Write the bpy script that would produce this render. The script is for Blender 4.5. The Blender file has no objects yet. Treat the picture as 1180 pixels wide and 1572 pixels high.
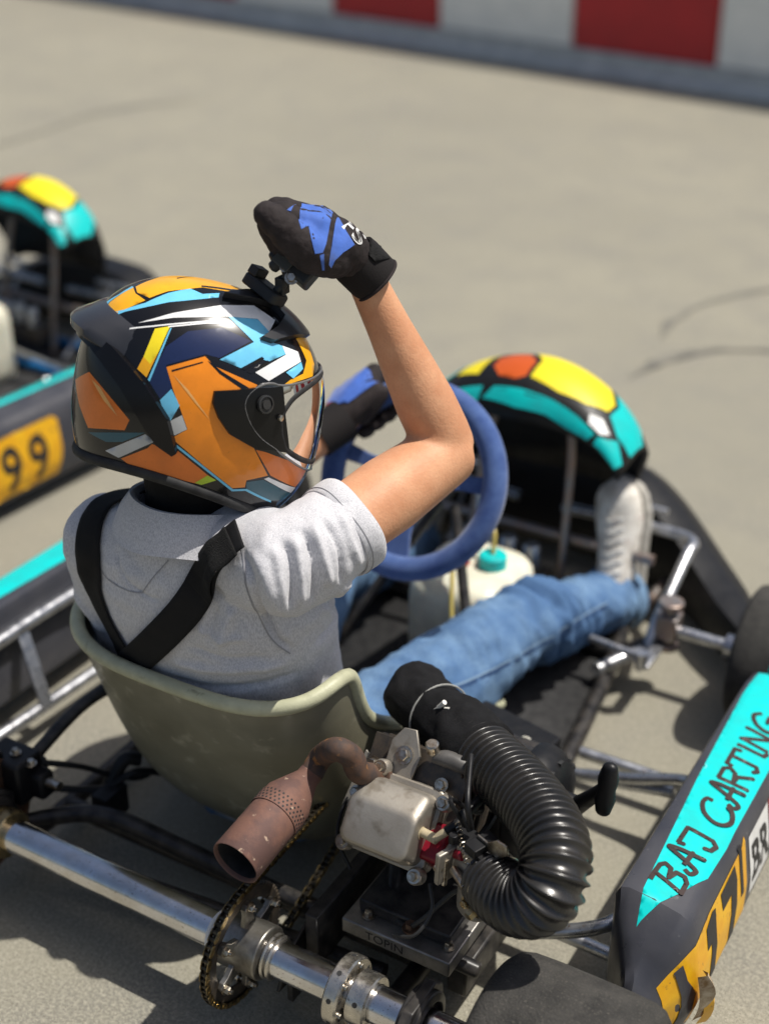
import bpy, bmesh, math, random
from math import sin, cos, pi, radians, sqrt, atan2
from mathutils import Vector, Matrix, noise
from mathutils.bvhtree import BVHTree
from mathutils.geometry import delaunay_2d_cdt
random.seed(7)
scene = bpy.context.scene
COL = scene.collection

# ---------------------------------------------------------------- camera
YAW, PITCH = radians(30.43), radians(28.07)
CAM_LOC = Vector((0.991, -1.076, 1.517))
cam_data = bpy.data.cameras.new('camera')
cam = bpy.data.objects.new('camera', cam_data)
COL.objects.link(cam)
cam.location = CAM_LOC
cam.rotation_euler = (pi/2 - PITCH, 0, YAW)
cam_data.sensor_fit = 'VERTICAL'
cam_data.sensor_height = 36.0
cam_data.sensor_width = 27.0
cam_data.lens = 48.09
cam_data.clip_start = 0.05
cam_data.clip_end = 4000
cam_data.dof.use_dof = True
cam_data.dof.focus_distance = 1.75
cam_data.dof.aperture_fstop = 1.85
scene.camera = cam

# ---------------------------------------------------------------- light
SUN_EL, SUN_AZ = radians(67.0), radians(33.0)      # azimuth measured from +X towards +Y
world = bpy.data.worlds.new('World')
scene.world = world
world.use_nodes = True
wn = world.node_tree
bgn = wn.nodes['Background']
sky = wn.nodes.new('ShaderNodeTexSky')
sky.sky_type = 'NISHITA'
sky.sun_disc = False
sky.sun_elevation = SUN_EL
sky.sun_rotation = pi/2 - SUN_AZ
sky.air_density = 1.0
sky.dust_density = 3.5
sky.ozone_density = 1.0
wn.links.new(sky.outputs['Color'], bgn.inputs['Color'])
bgn.inputs['Strength'].default_value = 0.09
sun_data = bpy.data.lights.new('sun', 'SUN')
sun_data.energy = 5.0
sun_data.angle = radians(0.55)
sun_data.color = (1.0, 0.955, 0.88)
sun = bpy.data.objects.new('sun', sun_data)
COL.objects.link(sun)
SUN_DIR = Vector((cos(SUN_EL)*cos(SUN_AZ), cos(SUN_EL)*sin(SUN_AZ), sin(SUN_EL)))
sun.rotation_euler = SUN_DIR.to_track_quat('Z', 'Y').to_euler()
sun.location = SUN_DIR*20
scene.view_settings.view_transform = 'Standard'
scene.view_settings.look = 'None'
scene.view_settings.gamma = 1.0
scene.view_settings.exposure = 0.0
scene.view_settings.use_curve_mapping = False

# ---------------------------------------------------------------- helpers
def V(*a):
    return Vector(a[0]) if len(a) == 1 else Vector(a)

def link(o, parent=None):
    COL.objects.link(o)
    if parent is not None:
        o.parent = parent
        o.matrix_parent_inverse = rootmat(parent).inverted()
    return o

def rootmat(o):
    m = o.matrix_basis.copy()
    if o.parent is not None:
        m = rootmat(o.parent) @ o.matrix_parent_inverse @ m
    return m

def tag(o, label=None, category=None, group=None, kind=None):
    for k, v in (('label', label), ('category', category), ('group', group), ('kind', kind)):
        if v:
            o[k] = v
    return o

def empty(name, loc, parent=None):
    o = bpy.data.objects.new(name, None)
    o.empty_display_size = 0.05
    o.location = loc
    return link(o, parent)

def finish(me, smooth, angle=38):
    if smooth:
        me.shade_smooth()
        me.set_sharp_from_angle(angle=radians(angle))

def frame(n, up=(0, 0, 1)):
    n = V(n).normalized()
    up = V(up)
    if abs(n.dot(up.normalized())) > 0.97:
        up = V(0, 1, 0) if abs(n.y) < .9 else V(1, 0, 0)
    u = up.cross(n).normalized()
    return u, n.cross(u), n            # u right, v up, n out

def catmull(pts, n=6, closed=False):
    pts = [V(p) for p in pts]
    out = []
    m = len(pts)
    rng = range(m if closed else m-1)
    for i in rng:
        if closed:
            p0, p1, p2, p3 = pts[(i-1) % m], pts[i], pts[(i+1) % m], pts[(i+2) % m]
        else:
            p1, p2 = pts[i], pts[i+1]
            p0 = pts[i-1] if i > 0 else p1*2-p2
            p3 = pts[i+2] if i+2 < m else p2*2-p1
        for k in range(n):
            t = k/n
            out.append(.5*((2*p1)+(p2-p0)*t+(2*p0-5*p1+4*p2-p3)*t*t+(3*p1-p0-3*p2+p3)*t**3))
    if not closed:
        out.append(pts[-1])
    return out

def lerp(a, b, t):
    return a+(b-a)*t

def interp(xs, ys, x):
    if x <= xs[0]:
        return ys[0]
    for i in range(len(xs)-1):
        if x <= xs[i+1]:
            t = (x-xs[i])/(xs[i+1]-xs[i])
            return ys[i]+(ys[i+1]-ys[i])*t
    return ys[-1]

def smst(a, b, x):
    t = max(0, min(1, (x-a)/(b-a)))
    return t*t*(3-2*t)

class MB:
    """collects shapes that belong to one mesh"""
    def __init__(s):
        s.v, s.f, s.m, s.mi = [], [], [], 0
    def add(s, vs, fs):
        b = len(s.v)
        s.v += [V(p) for p in vs]
        for f in fs:
            s.f.append([i+b for i in f])
            s.m.append(s.mi)
        return s
    def rings(s, rings, closed_ring=True, closed_path=False, cap=True):
        n = len(rings[0])
        fs = []
        m = len(rings)
        for i in range(m if closed_path else m-1):
            a, b = i*n, ((i+1) % m)*n
            for j in range(n if closed_ring else n-1):
                k = (j+1) % n
                fs.append((a+j, a+k, b+k, b+j))
        if cap and closed_ring and not closed_path:
            fs.append(tuple(reversed(range(n))))
            fs.append(tuple(range((m-1)*n, m*n)))
        return s.add([p for r in rings for p in r], fs)
    def tube(s, path, r, n=12, cap=True, closed=False, up=(0, 0, 1), ell=(1, 1), roundcap=0):
        path = [V(p) for p in path]
        m = len(path)
        rr = list(r) if hasattr(r, '__len__') else [r]*m
        if len(rr) != m:
            xs = [i/(len(rr)-1) for i in range(len(rr))]
            rr = [interp(xs, rr, i/(m-1)) for i in range(m)]
        tans = []
        for i in range(m):
            a = path[(i-1) % m] if (closed or i > 0) else path[i]
            b = path[(i+1) % m] if (closed or i < m-1) else path[i]
            tans.append((b-a).normalized())
        if roundcap and not closed:
            k = 4
            pre, post = [], []
            for q in range(1, k+1):
                a = q/k*pi/2
                pre.insert(0, (path[0]-tans[0]*rr[0]*sin(a)*roundcap, max(rr[0]*cos(a), rr[0]*.06), tans[0]))
                post.append((path[-1]+tans[-1]*rr[-1]*sin(a)*roundcap, max(rr[-1]*cos(a), rr[-1]*.06), tans[-1]))
            path = [p[0] for p in pre]+path+[p[0] for p in post]
            rr = [p[1] for p in pre]+rr+[p[1] for p in post]
            tans = [p[2] for p in pre]+tans+[p[2] for p in post]
            m = len(path)
        u, v, _ = frame(tans[0], up)
        rings = []
        for i in range(m):
            t = tans[i]
            u = (u-t*u.dot(t)).normalized()
            v = t.cross(u)
            rings.append([path[i]+(u*cos(2*pi*j/n)*ell[0]+v*sin(2*pi*j/n)*ell[1])*rr[i] for j in range(n)])
        return s.rings(rings, True, closed, cap)
    def lathe(s, prof, o=(0, 0, 0), axis=(1, 0, 0), n=32, cap=True, a0=0, closed_prof=False):
        u, v, w = frame(axis)
        o = V(o)
        rings = [[o+w*h+(u*cos(a0+2*pi*j/n)+v*sin(a0+2*pi*j/n))*r for j in range(n)] for r, h in prof]
        return s.rings(rings, True, closed_prof, cap)
    def cyl(s, a, b, r, n=16, r2=None):
        return s.tube([a, b], [r, r2 if r2 is not None else r], n)
    def box(s, c, size, fr=None):
        c = V(c)
        x, y, z = fr if fr else (V(1, 0, 0), V(0, 1, 0), V(0, 0, 1))
        vs = []
        for k in (-.5, .5):
            for a, b in ((-.5, -.5), (.5, -.5), (.5, .5), (-.5, .5)):
                vs.append(c+x*a*size[0]+y*b*size[1]+z*k*size[2])
        return s.add(vs, [(3, 2, 1, 0), (4, 5, 6, 7), (0, 1, 5, 4), (1, 2, 6, 5), (2, 3, 7, 6), (3, 0, 4, 7)])
    def prism(s, poly, o, u, v, h0, h1):
        o, u, v = V(o), V(u).normalized(), V(v).normalized()
        w = u.cross(v)
        n = len(poly)
        vs = [o+u*a+v*b+w*h for h in (h0, h1) for a, b in poly]
        return s.add(vs, [tuple(reversed(range(n))), tuple(range(n, 2*n))]+[(i, (i+1) % n, n+(i+1) % n, n+i) for i in range(n)])
    def bolt(s, p, axis, r=.006, h=.005, washer=True):
        p = V(p)
        u, v, w = frame(axis)
        if washer:
            s.lathe([(r*1.45, 0), (r*1.45, r*.3)], p, axis, 14)
        s.lathe([(r, r*.3), (r, r*.3+h*.8), (r*.85, r*.3+h)], p, axis, 6)
        return s
    def build(s, name, mats, parent=None, smooth=True, angle=38, bevel=0, bseg=2, recalc=True):
        me = bpy.data.meshes.new(name)
        me.from_pydata([tuple(p) for p in s.v], [], s.f)
        if not isinstance(mats, (list, tuple)):
            mats = [mats]
        for m in mats:
            me.materials.append(m)
        if len(mats) > 1:
            me.polygons.foreach_set('material_index', s.m)
        if recalc:
            bm = bmesh.new()
            bm.from_mesh(me)
            bmesh.ops.recalc_face_normals(bm, faces=bm.faces)
            bm.to_mesh(me)
            bm.free()
        finish(me, smooth, angle)
        o = bpy.data.objects.new(name, me)
        link(o, parent)
        if bevel:
            b = o.modifiers.new('bevel', 'BEVEL')
            b.width = bevel
            b.segments = bseg
            b.limit_method = 'ANGLE'
            b.angle_limit = radians(35)
        return o

def inst(src, name, loc, parent, rot=None, scale=None):
    """another object with the same mesh data"""
    o = bpy.data.objects.new(name, src.data)
    o.location = loc
    if rot is not None:
        o.rotation_euler = rot.to_euler() if hasattr(rot, 'to_euler') else rot
    if scale:
        o.scale = scale
    return link(o, parent)

def evaluated(o):
    bpy.context.view_layer.update()
    dg = bpy.context.evaluated_depsgraph_get()
    return bpy.data.meshes.new_from_object(o.evaluated_get(dg))

def remesh(mb, name, voxel, smooth_it, mat, parent, fac=.5):
    """voxel union of the collected solids into one continuous surface"""
    o = mb.build(name, mat, None, smooth=False)
    r = o.modifiers.new('remesh', 'REMESH')
    r.mode = 'VOXEL'
    r.voxel_size = voxel
    r.use_smooth_shade = True
    s = o.modifiers.new('smooth', 'SMOOTH')
    s.factor = fac
    s.iterations = smooth_it
    me = evaluated(o)
    bpy.data.objects.remove(o)
    me.name = name
    me.shade_smooth()
    me.materials.clear()
    for m in (mat if isinstance(mat, (list, tuple)) else [mat]):
        me.materials.append(m)
    o = bpy.data.objects.new(name, me)
    link(o, parent)
    return o

def bvh_of(o):
    me = o.data
    return BVHTree.FromPolygons([v.co.copy() for v in me.vertices], [tuple(p.vertices) for p in me.polygons])

def densify(poly, step):
    out = []
    for i in range(len(poly)):
        a, b = Vector(poly[i]), Vector(poly[(i+1) % len(poly)])
        k = max(1, int((b-a).length/step))
        out += [a+(b-a)*(j/k) for j in range(k)]
    return out

def inside(p, poly):
    c = False
    x, y = p[0], p[1]
    j = len(poly)-1
    for i in range(len(poly)):
        xi, yi = poly[i][0], poly[i][1]
        xj, yj = poly[j][0], poly[j][1]
        if (yi > y) != (yj > y) and x < (xj-xi)*(y-yi)/(yj-yi)+xi:
            c = not c
        j = i
    return c

def fill2d(poly, step):
    """triangulated polygon with inner points, so that it can follow a curved surface"""
    b = densify(poly, step)
    pts = [Vector((p[0], p[1])) for p in b]
    nb = len(pts)
    x0, x1 = min(p.x for p in pts), max(p.x for p in pts)
    y0, y1 = min(p.y for p in pts), max(p.y for p in pts)
    nx, ny = int((x1-x0)/step), int((y1-y0)/step)
    for i in range(1, nx+1):
        for j in range(1, ny+1):
            q = Vector((x0+i*step, y0+j*step))
            if inside(q, b) and min((q-p).length_squared for p in pts[:nb]) > (step*.45)**2:
                pts.append(q)
    r = delaunay_2d_cdt(pts, [(i, (i+1) % nb) for i in range(nb)], [], 0, 1e-7)
    vs, fs = r[0], r[2]
    fs = [f for f in fs if inside(sum((vs[i] for i in f), Vector((0, 0)))/len(f), b)]
    return vs, fs

def stroke(pts, w):
    """outline of a polyline of width w, as a polygon"""
    L, R = [], []
    pts = [Vector(p[:2]) for p in pts]
    for i, p in enumerate(pts):
        a = pts[max(i-1, 0)]
        b = pts[min(i+1, len(pts)-1)]
        t = (b-a).normalized()
        n = Vector((-t.y, t.x))*w/2
        L.append(p+n)
        R.append(p-n)
    return L+R[::-1]

def decal(pts, normal, bvh, name, mat, parent, off=.0008, step=.008, thick=0):
    """thin printed or sewn panel that follows the surface under it; pts are its corners near the surface"""
    pts = [V(p) for p in pts]
    n = V(normal).normalized()
    c = sum(pts, V(0, 0, 0))/len(pts)
    u, v, n = frame(n)
    vs, fs = fill2d([((p-c).dot(u), (p-c).dot(v)) for p in pts], step)
    out, ok = [], []
    for q in vs:
        o = c+u*q.x+v*q.y+n*.15
        h = bvh.ray_cast(o, -n, .4)
        ok.append(h[0] is not None and (h[0]-c).length < .12)
        out.append((h[0]+n*off) if h[0] is not None else (c+u*q.x+v*q.y))
    fs = [f for f in fs if all(ok[i] for i in f)]
    mb = MB()
    mb.add(out, fs)
    o = mb.build(name, mat, parent, recalc=False, angle=180)
    if thick:
        s = o.modifiers.new('solid', 'SOLIDIFY')
        s.thickness = thick
        s.offset = 0
    return o

def text_shape(s, size, bold=0.):
    """font outlines as flat triangles: list of verts, faces"""
    cu = bpy.data.curves.new('t', 'FONT')
    cu.body = s
    cu.size = size
    cu.offset = bold
    o = bpy.data.objects.new('t', cu)
    COL.objects.link(o)
    me = evaluated(o)
    bpy.data.objects.remove(o)
    vs = [v.co.copy() for v in me.vertices]
    fs = [tuple(p.vertices) for p in me.polygons]
    bpy.data.meshes.remove(me)
    return vs, fs

# ---------------------------------------------------------------- materials
def mat(name, col, rough=.5, metal=0., var=0., vs=20., vcol=None, bump=0., bs=200., coat=0., spec=.38, rvar=0., detail=4, speck=None, sss=0, sheen=0, aniso=0, dist=.01, vramp=(.35, .65)):
    m = bpy.data.materials.new(name)
    m.use_nodes = True
    nt = m.node_tree
    b = nt.nodes['Principled BSDF']
    b.inputs['Base Color'].default_value = (*col, 1)
    b.inputs['Roughness'].default_value = rough
    b.inputs['Metallic'].default_value = metal
    b.inputs['Specular IOR Level'].default_value = spec
    b.inputs['Coat Weight'].default_value = coat
    b.inputs['Coat Roughness'].default_value = .06
    b.inputs['Anisotropic'].default_value = aniso
    if sss:
        b.inputs['Subsurface Weight'].default_value = sss
        b.inputs['Subsurface Radius'].default_value = (.012, .005, .003)
        b.inputs['Subsurface Scale'].default_value = 1
    if sheen:
        b.inputs['Sheen Weight'].default_value = sheen
        b.inputs['Sheen Roughness'].default_value = .5
    tc = nt.nodes.new('ShaderNodeTexCoord')
    col_out = None
    def nz(scale, det=detail):
        t = nt.nodes.new('ShaderNodeTexNoise')
        t.inputs['Scale'].default_value = scale
        t.inputs['Detail'].default_value = det
        t.inputs['Roughness'].default_value = .6
        nt.links.new(tc.outputs['Object'], t.inputs['Vector'])
        return t
    def ramp(inp, a, bb):
        r = nt.nodes.new('ShaderNodeMapRange')
        r.inputs['From Min'].default_value = a
        r.inputs['From Max'].default_value = bb
        r.clamp = True
        nt.links.new(inp, r.inputs['Value'])
        return r.outputs['Result']
    def mix(fac, A, B):
        x = nt.nodes.new('ShaderNodeMix')
        x.data_type = 'RGBA'
        nt.links.new(fac, x.inputs['Factor'])
        for sock, val in ((x.inputs['A'], A), (x.inputs['B'], B)):
            if isinstance(val, tuple):
                sock.default_value = (*val, 1)
            else:
                nt.links.new(val, sock)
        return x.outputs['Result']
    if var:
        t = nz(vs)
        vc = vcol or tuple(c*(1-var) for c in col)
        col_out = mix(ramp(t.outputs['Fac'], *vramp), col, vc)
    if speck:
        scol, sscale, lo, hi = speck
        t = nz(sscale, 3)
        col_out = mix(ramp(t.outputs['Fac'], lo, hi), col_out or col, scol)
    if col_out is not None:
        nt.links.new(col_out, b.inputs['Base Color'])
    if rvar:
        t = nz(vs*1.7)
        mr = nt.nodes.new('ShaderNodeMapRange')
        mr.inputs['From Min'].default_value = .3
        mr.inputs['From Max'].default_value = .7
        mr.inputs['To Min'].default_value = max(.02, rough-rvar)
        mr.inputs['To Max'].default_value = min(1, rough+rvar)
        nt.links.new(t.outputs['Fac'], mr.inputs['Value'])
        nt.links.new(mr.outputs['Result'], b.inputs['Roughness'])
    if bump:
        t = nz(bs)
        bn = nt.nodes.new('ShaderNodeBump')
        bn.inputs['Strength'].default_value = bump
        bn.inputs['Distance'].default_value = dist
        nt.links.new(t.outputs['Fac'], bn.inputs['Height'])
        nt.links.new(bn.outputs['Normal'], b.inputs['Normal'])
    return m

black_plastic = mat('black_plastic', (.010, .010, .011), .45, spec=.3, var=.3, vs=30, bump=.15, bs=350, dist=.001, rvar=.1)
charcoal_plastic = mat('charcoal_plastic', (.038, .04, .05), .36, var=.35, vs=9, vcol=(.06, .06, .068), bump=.12, bs=260, dist=.001, rvar=.12, speck=((.12, .12, .125), 60, .68, .75))
black_paint = mat('black_paint', (.010, .010, .011), .38, spec=.35, var=.4, vs=40, vcol=(.05, .045, .04), rvar=.1)
matte_black = mat('matte_black', (.012, .012, .013), .7, var=.4, vs=50, vcol=(.03, .03, .03))
teal_vinyl = mat('teal_vinyl', (.0, .52, .50), .38, var=.25, vs=25, vcol=(.01, .44, .43), rvar=.12)
teal_top = mat('teal_top', (.0, .58, .56), .32, var=.2, vs=25, vcol=(.01, .5, .48))
yellow_vinyl = mat('yellow_vinyl', (.75, .42, .012), .4, var=.3, vs=30, vcol=(.68, .33, .01), speck=((.3, .16, .03), 45, .62, .7))
lemon_vinyl = mat('lemon_vinyl', (.8, .66, .015), .4, var=.1, vs=15)
orange_vinyl = mat('orange_vinyl', (.55, .09, .012), .4, var=.1, vs=15)
torn_paper = mat('torn_paper', (.5, .42, .3), .8, var=.6, vs=60, vcol=(.2, .12, .05))
ink_black = mat('ink_black', (.02, .02, .022), .5, var=.2, vs=60)
ink_brown = mat('ink_dark', (.035, .02, .016), .45)
white_vinyl = mat('white_vinyl', (.72, .72, .7), .4, var=.15, vs=30)
red_vinyl = mat('red_vinyl', (.42, .03, .025), .4)
rubber = mat('tyre_rubber', (.030, .029, .027), .85, var=.6, vs=25, vcol=(.055, .052, .047), bump=1., bs=300, dist=.003, speck=((.11, .10, .085), 420, .58, .70), spec=.3)
steel = mat('axle_steel', (.74, .74, .76), .2, 1., var=.3, vs=22, vcol=(.6, .58, .56), rvar=.06, speck=((.16, .11, .07), 300, .64, .70))
galv = mat('silver_tube', (.55, .56, .58), .32, .9, var=.3, vs=40, rvar=.12, bump=.1, bs=200, dist=.001, speck=((.3, .2, .13), 90, .66, .74))
galv_dull = mat('dull_tube', (.3, .29, .28), .42, .8, var=.5, vs=40, rvar=.12, vcol=(.35, .25, .2))
alu = mat('machined_aluminium', (.66, .62, .55), .3, .95, var=.3, vs=60, rvar=.12, speck=((.25, .2, .15), 120, .66, .72))
brass = mat('anodised_gold', (.55, .42, .22), .3, .95, var=.3, vs=60, rvar=.1)
cast = mat('cast_aluminium', (.40, .37, .32), .5, .75, var=.4, vs=14, vcol=(.31, .28, .235), bump=.25, bs=330, dist=.001, speck=((.17, .14, .10), 24, .56, .72))
zinc = mat('zinc_bolt', (.6, .57, .5), .3, 1., var=.4, vs=150, vcol=(.35, .28, .2))
chain_gold = mat('chain_gold', (.46, .34, .15), .34, 1., var=.7, vs=120, vcol=(.12, .09, .05))
chain_oil = mat('chain_oily', (.1, .085, .06), .4, .9, var=.6, vs=120, vcol=(.03, .025, .02))
iron = mat('dark_iron', (.07, .065, .06), .45, .7, var=.5, vs=60, vcol=(.14, .11, .08))
rust = mat('rusty_exhaust', (.19, .098, .072), .72, .25, var=.6, vs=26, vcol=(.12, .068, .058), bump=.35, bs=240, dist=.001, speck=((.45, .33, .24), 75, .64, .70), vramp=(.4, .6))
rust_dark = mat('rusty_pipe', (.12, .065, .04), .75, .2, var=.7, vs=60, vcol=(.06, .045, .04), bump=.4, bs=200, dist=.001, speck=((.3, .14, .05), 50, .6, .68))
hose_mat = mat('corrugated_rubber', (.013, .0125, .012), .30, var=.3, vs=20, vcol=(.026, .024, .022), rvar=.08, spec=.6)
cloth_black = mat('black_cloth', (.011, .011, .012), .9, var=.4, vs=60, bump=.6, bs=500, dist=.002, spec=.2)
webbing = mat('black_webbing', (.008, .008, .009), .75, bump=.5, bs=700, dist=.0015, spec=.22)
velcro = mat('velcro', (.008, .008, .008), .95, bump=1, bs=500, dist=.003)
red_plastic = mat('red_plastic', (.22, .008, .02), .3, var=.3, vs=60)
glassfibre = mat('glass_fibre', (.225, .212, .150), .42, var=.5, vs=6, vcol=(.15, .14, .095), bump=.15, bs=150, dist=.001, rvar=.12, speck=((.33, .31, .23), 26, .6, .75))
glassfibre_rim = mat('glass_fibre_rim', (.50, .50, .34), .45, var=.5, vs=26, vcol=(.37, .37, .25), bump=.35, bs=420, dist=.001, speck=((.22, .21, .13), 40, .62, .72))
white_poly = mat('tank_plastic', (.72, .70, .56), .35, var=.25, vs=20, sss=.2)
suede = mat('blue_suede', (.028, .066, .215), .9, var=.5, vs=38, vcol=(.06, .115, .29), sheen=.3, bump=.3, bs=400, dist=.001)


# ================================================================ setting
def node_ground():
    m = bpy.data.materials.new('concrete_ground')
    m.use_nodes = True
    nt = m.node_tree
    N, L = nt.nodes, nt.links
    b = N['Principled BSDF']
    b.inputs['Roughness'].default_value = .85
    b.inputs['Specular IOR Level'].default_value = .3
    tc = N.new('ShaderNodeTexCoord')
    def nz(scale, det=5, rough=.6):
        t = N.new('ShaderNodeTexNoise')
        t.inputs['Scale'].default_value = scale
        t.inputs['Detail'].default_value = det
        t.inputs['Roughness'].default_value = rough
        L.new(tc.outputs['Object'], t.inputs['Vector'])
        return t.outputs['Fac']
    def rng(v, a, c):
        r = N.new('ShaderNodeMapRange')
        r.inputs['From Min'].default_value = a
        r.inputs['From Max'].default_value = c
        L.new(v, r.inputs['Value'])
        return r.outputs['Result']
    def mix(f, A, B):
        x = N.new('ShaderNodeMix')
        x.data_type = 'RGBA'
        L.new(f, x.inputs['Factor'])
        for s, q in ((x.inputs['A'], A), (x.inputs['B'], B)):
            if isinstance(q, tuple):
                s.default_value = (*q, 1)
            else:
                L.new(q, s)
        return x.outputs['Result']
    base = mix(rng(nz(.7, 6), .35, .65), (.262, .246, .188), (.190, .180, .142))
    base = mix(rng(nz(5, 5), .45, .75), base, (.178, .171, .147))
    base = mix(rng(nz(1.6, 7, .7), .52, .74), base, (.158, .153, .134))
    base = mix(rng(nz(170, 3), .42, .66), base, (.315, .298, .238))
    base = mix(rng(nz(330, 2), .56, .68), base, (.14, .125, .10))
    base = mix(rng(nz(620, 2), .60, .70), base, (.52, .48, .39))
    L.new(base, b.inputs['Base Color'])
    bn = N.new('ShaderNodeBump')
    bn.inputs['Strength'].default_value = .55
    bn.inputs['Distance'].default_value = .003
    L.new(nz(260, 4), bn.inputs['Height'])
    L.new(bn.outputs['Normal'], b.inputs['Normal'])
    return m

g = MB()
g.add([(-1800, -1800, 0), (1800, -1800, 0), (1800, 1800, 0), (-1800, 1800, 0)], [(0, 1, 2, 3)])
tag(g.build('ground', node_ground(), smooth=False), kind='structure')

seam_mat = mat('tar_seam', (.12, .115, .10), .9, var=.5, vs=11, vcol=(.195, .186, .155), vramp=(.38, .56))
def seam(pts, w):
    p = catmull(pts, 8)
    mb = MB()
    L, R = [], []
    for i, q in enumerate(p):
        t = (p[min(i+1, len(p)-1)]-p[max(i-1, 0)]).normalized()
        n = V(-t.y, t.x, 0)
        q = q+n*(.03*noise.noise(q*5)+.018*noise.noise(q*14))
        k = w*.45*max(.3, .6+.7*noise.noise(q*3+V(5, 0, 0))+.5*noise.noise(q*19))*smst(0, 5, i)*smst(len(p)-1, len(p)-6, i)+.002
        L.append(q+n*k)
        R.append(q-n*k)
    mb.rings([L, R], closed_ring=False)
    o = mb.build('tar_seam', seam_mat)
    o.location.z = .004
    tag(o, kind='structure')
seam([(0.066,3.654,0), (-0.137,3.416,0), (-0.283,3.141,0), (-0.323,2.974,-0), (-0.288,2.792,0)], .045)
seam([(-3.889,3.388,0), (-3.903,3.917,0), (-3.948,4.502,0), (-3.658,5.022,0)], .03)
seam([(0.26,2.865,0), (0.03,2.852,0), (-0.181,2.696,0), (-0.267,2.439,0)], .05)

# barrier: painted concrete blocks standing on a grey kerb, running across the back of the track
A0, A1 = V((-4.392,7.121,0)), V((-1.024,6.41,0))
wd = (A1-A0).normalized()
wdn = V(-wd.y, wd.x, 0)
barrier = empty('barrier_wall', A0)
tag(barrier, 'long low barrier of red and white painted blocks on a grey kerb behind the karts', 'barrier')
paint_red = mat('barrier_red', (.50, .030, .035), .55, var=.3, vs=6, vcol=(.42, .028, .032), bump=.3, bs=60, dist=.002)
paint_white = mat('barrier_white', (.86, .87, .84), .6, var=.25, vs=7, vcol=(.76, .78, .76), bump=.3, bs=60, dist=.002, speck=((.42, .42, .4), 12, .66, .8))
kerb_mat = mat('kerb_concrete', (.52, .54, .53), .8, var=.4, vs=9, vcol=(.40, .42, .42), bump=.4, bs=120, dist=.004)
# lower kerb: a step and a sloped face
mb = MB()
sec = [(-.02, 0), (0, .05), (.05, .06), (.055, .135), (.40, .135), (.40, 0)]
mb.rings([[A0+wd*s+wdn*a+V(0, 0, z) for a, z in sec] for s in (-7.6, 13.7)])
mb.build('kerb', kerb_mat, barrier, bevel=.01)
# joints of the painted blocks, measured along the kerb from A0
edges = [-7.6, -6.62, -5.66, -4.7, -3.74, -2.78, -1.82, -.86, .12, 1.06, 2.09, 3.05, 4.02, 4.98, 5.95, 6.9, 7.9, 8.87, 9.84, 10.8, 11.78, 12.75, 13.7]
for i in range(len(edges)-1):
    a, c = edges[i]+.006, edges[i+1]-.006
    mb = MB()
    sec = [(.075, .137), (.065, .95), (.33, .95), (.33, .137)]
    mb.rings([[A0+wd*s+wdn*q+V(0, 0, z) for q, z in sec] for s in (a, c)])
    mb.build('block', paint_red if i % 2 == 0 else paint_white, barrier, bevel=.012)


# ================================================================ the driver's kart
# kart axes: +X to the kart's right, +Y forward, ground at z = 0, rear axle above the origin
kart = empty('go_kart', (0, 0, 0))
tag(kart, 'go-kart with the driver in its olive seat and a corrugated black air hose', 'go-kart', 'go-karts on the track')
AZ = .132

# ---- chassis
fr = MB()
R = .015
def T(pts, r=R, n=10, k=5, mbx=None):
    (mbx or fr).tube(catmull(pts, k) if len(pts) > 2 else pts, r, n)
T([(.33, .02, .075), (.33, .12, .055), (.335, .5, .055), (.31, .75, .055), (.27, 1.02, .055), (.22, 1.2, .055)])
T([(-.33, .02, .075), (-.33, .12, .055), (-.335, .5, .055), (-.31, .75, .055), (-.27, 1.02, .055), (-.22, 1.2, .055)])
T([(.22, 1.2, .055), (-.22, 1.2, .055)])
T([(.27, 1.02, .056), (-.27, 1.02, .056)])
T([(.335, .62, .052), (-.335, .62, .052)])
T([(.33, .16, .056), (-.33, .16, .056)])
T([(.27, 1.02, .057), (.355, 1.04, .10)])
T([(-.27, 1.02, .057), (-.355, 1.04, .10)])
# seat struts and rear hoop at the left, the tubes seen beside the seat
T([(-.34, .02, .10), (-.28, .08, .11), (-.2, .12, .115), (-.06, .14, .09), (.12, .15, .075), (.3, .155, .07)], .014)
T([(-.33, -.02, .115), (-.25, .035, .10), (-.12, .06, .075), (.05, .08, .07), (.3, .10, .07)], .013)
fr.build('frame', black_paint, kart)
st = MB()
st.tube(catmull([(-.33, .06, .17), (-.325, .12, .20), (-.30, .20, .245), (-.255, .27, .27), (-.215, .30, .28)], 6), .0105, 10)
st.build('seat_stay', black_paint, kart)
st = MB()
st.tube(catmull([(.30, .12, .16), (.26, .2, .2), (.21, .27, .26), (.18, .29, .29)], 6), .0105, 10)
st.build('seat_stay', black_paint, kart)
# bearing carriers
for sx in (-1, 1.24):
    mb = MB()
    mb.prism([(-.05, -.045), (.055, -.045), (.05, .03), (.03, .048), (-.03, .048), (-.05, .03)], (sx*.33, 0, AZ), (0, 1, 0), (0, 0, 1), -.008, .008)
    mb.lathe([(.047, -.014), (.047, .014), (.034, .016), (.034, -.016)], (sx*.33, 0, AZ), (1, 0, 0), 32, closed_prof=True)
    mb.build('bearing_carrier', black_paint, kart, bevel=.002)

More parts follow.
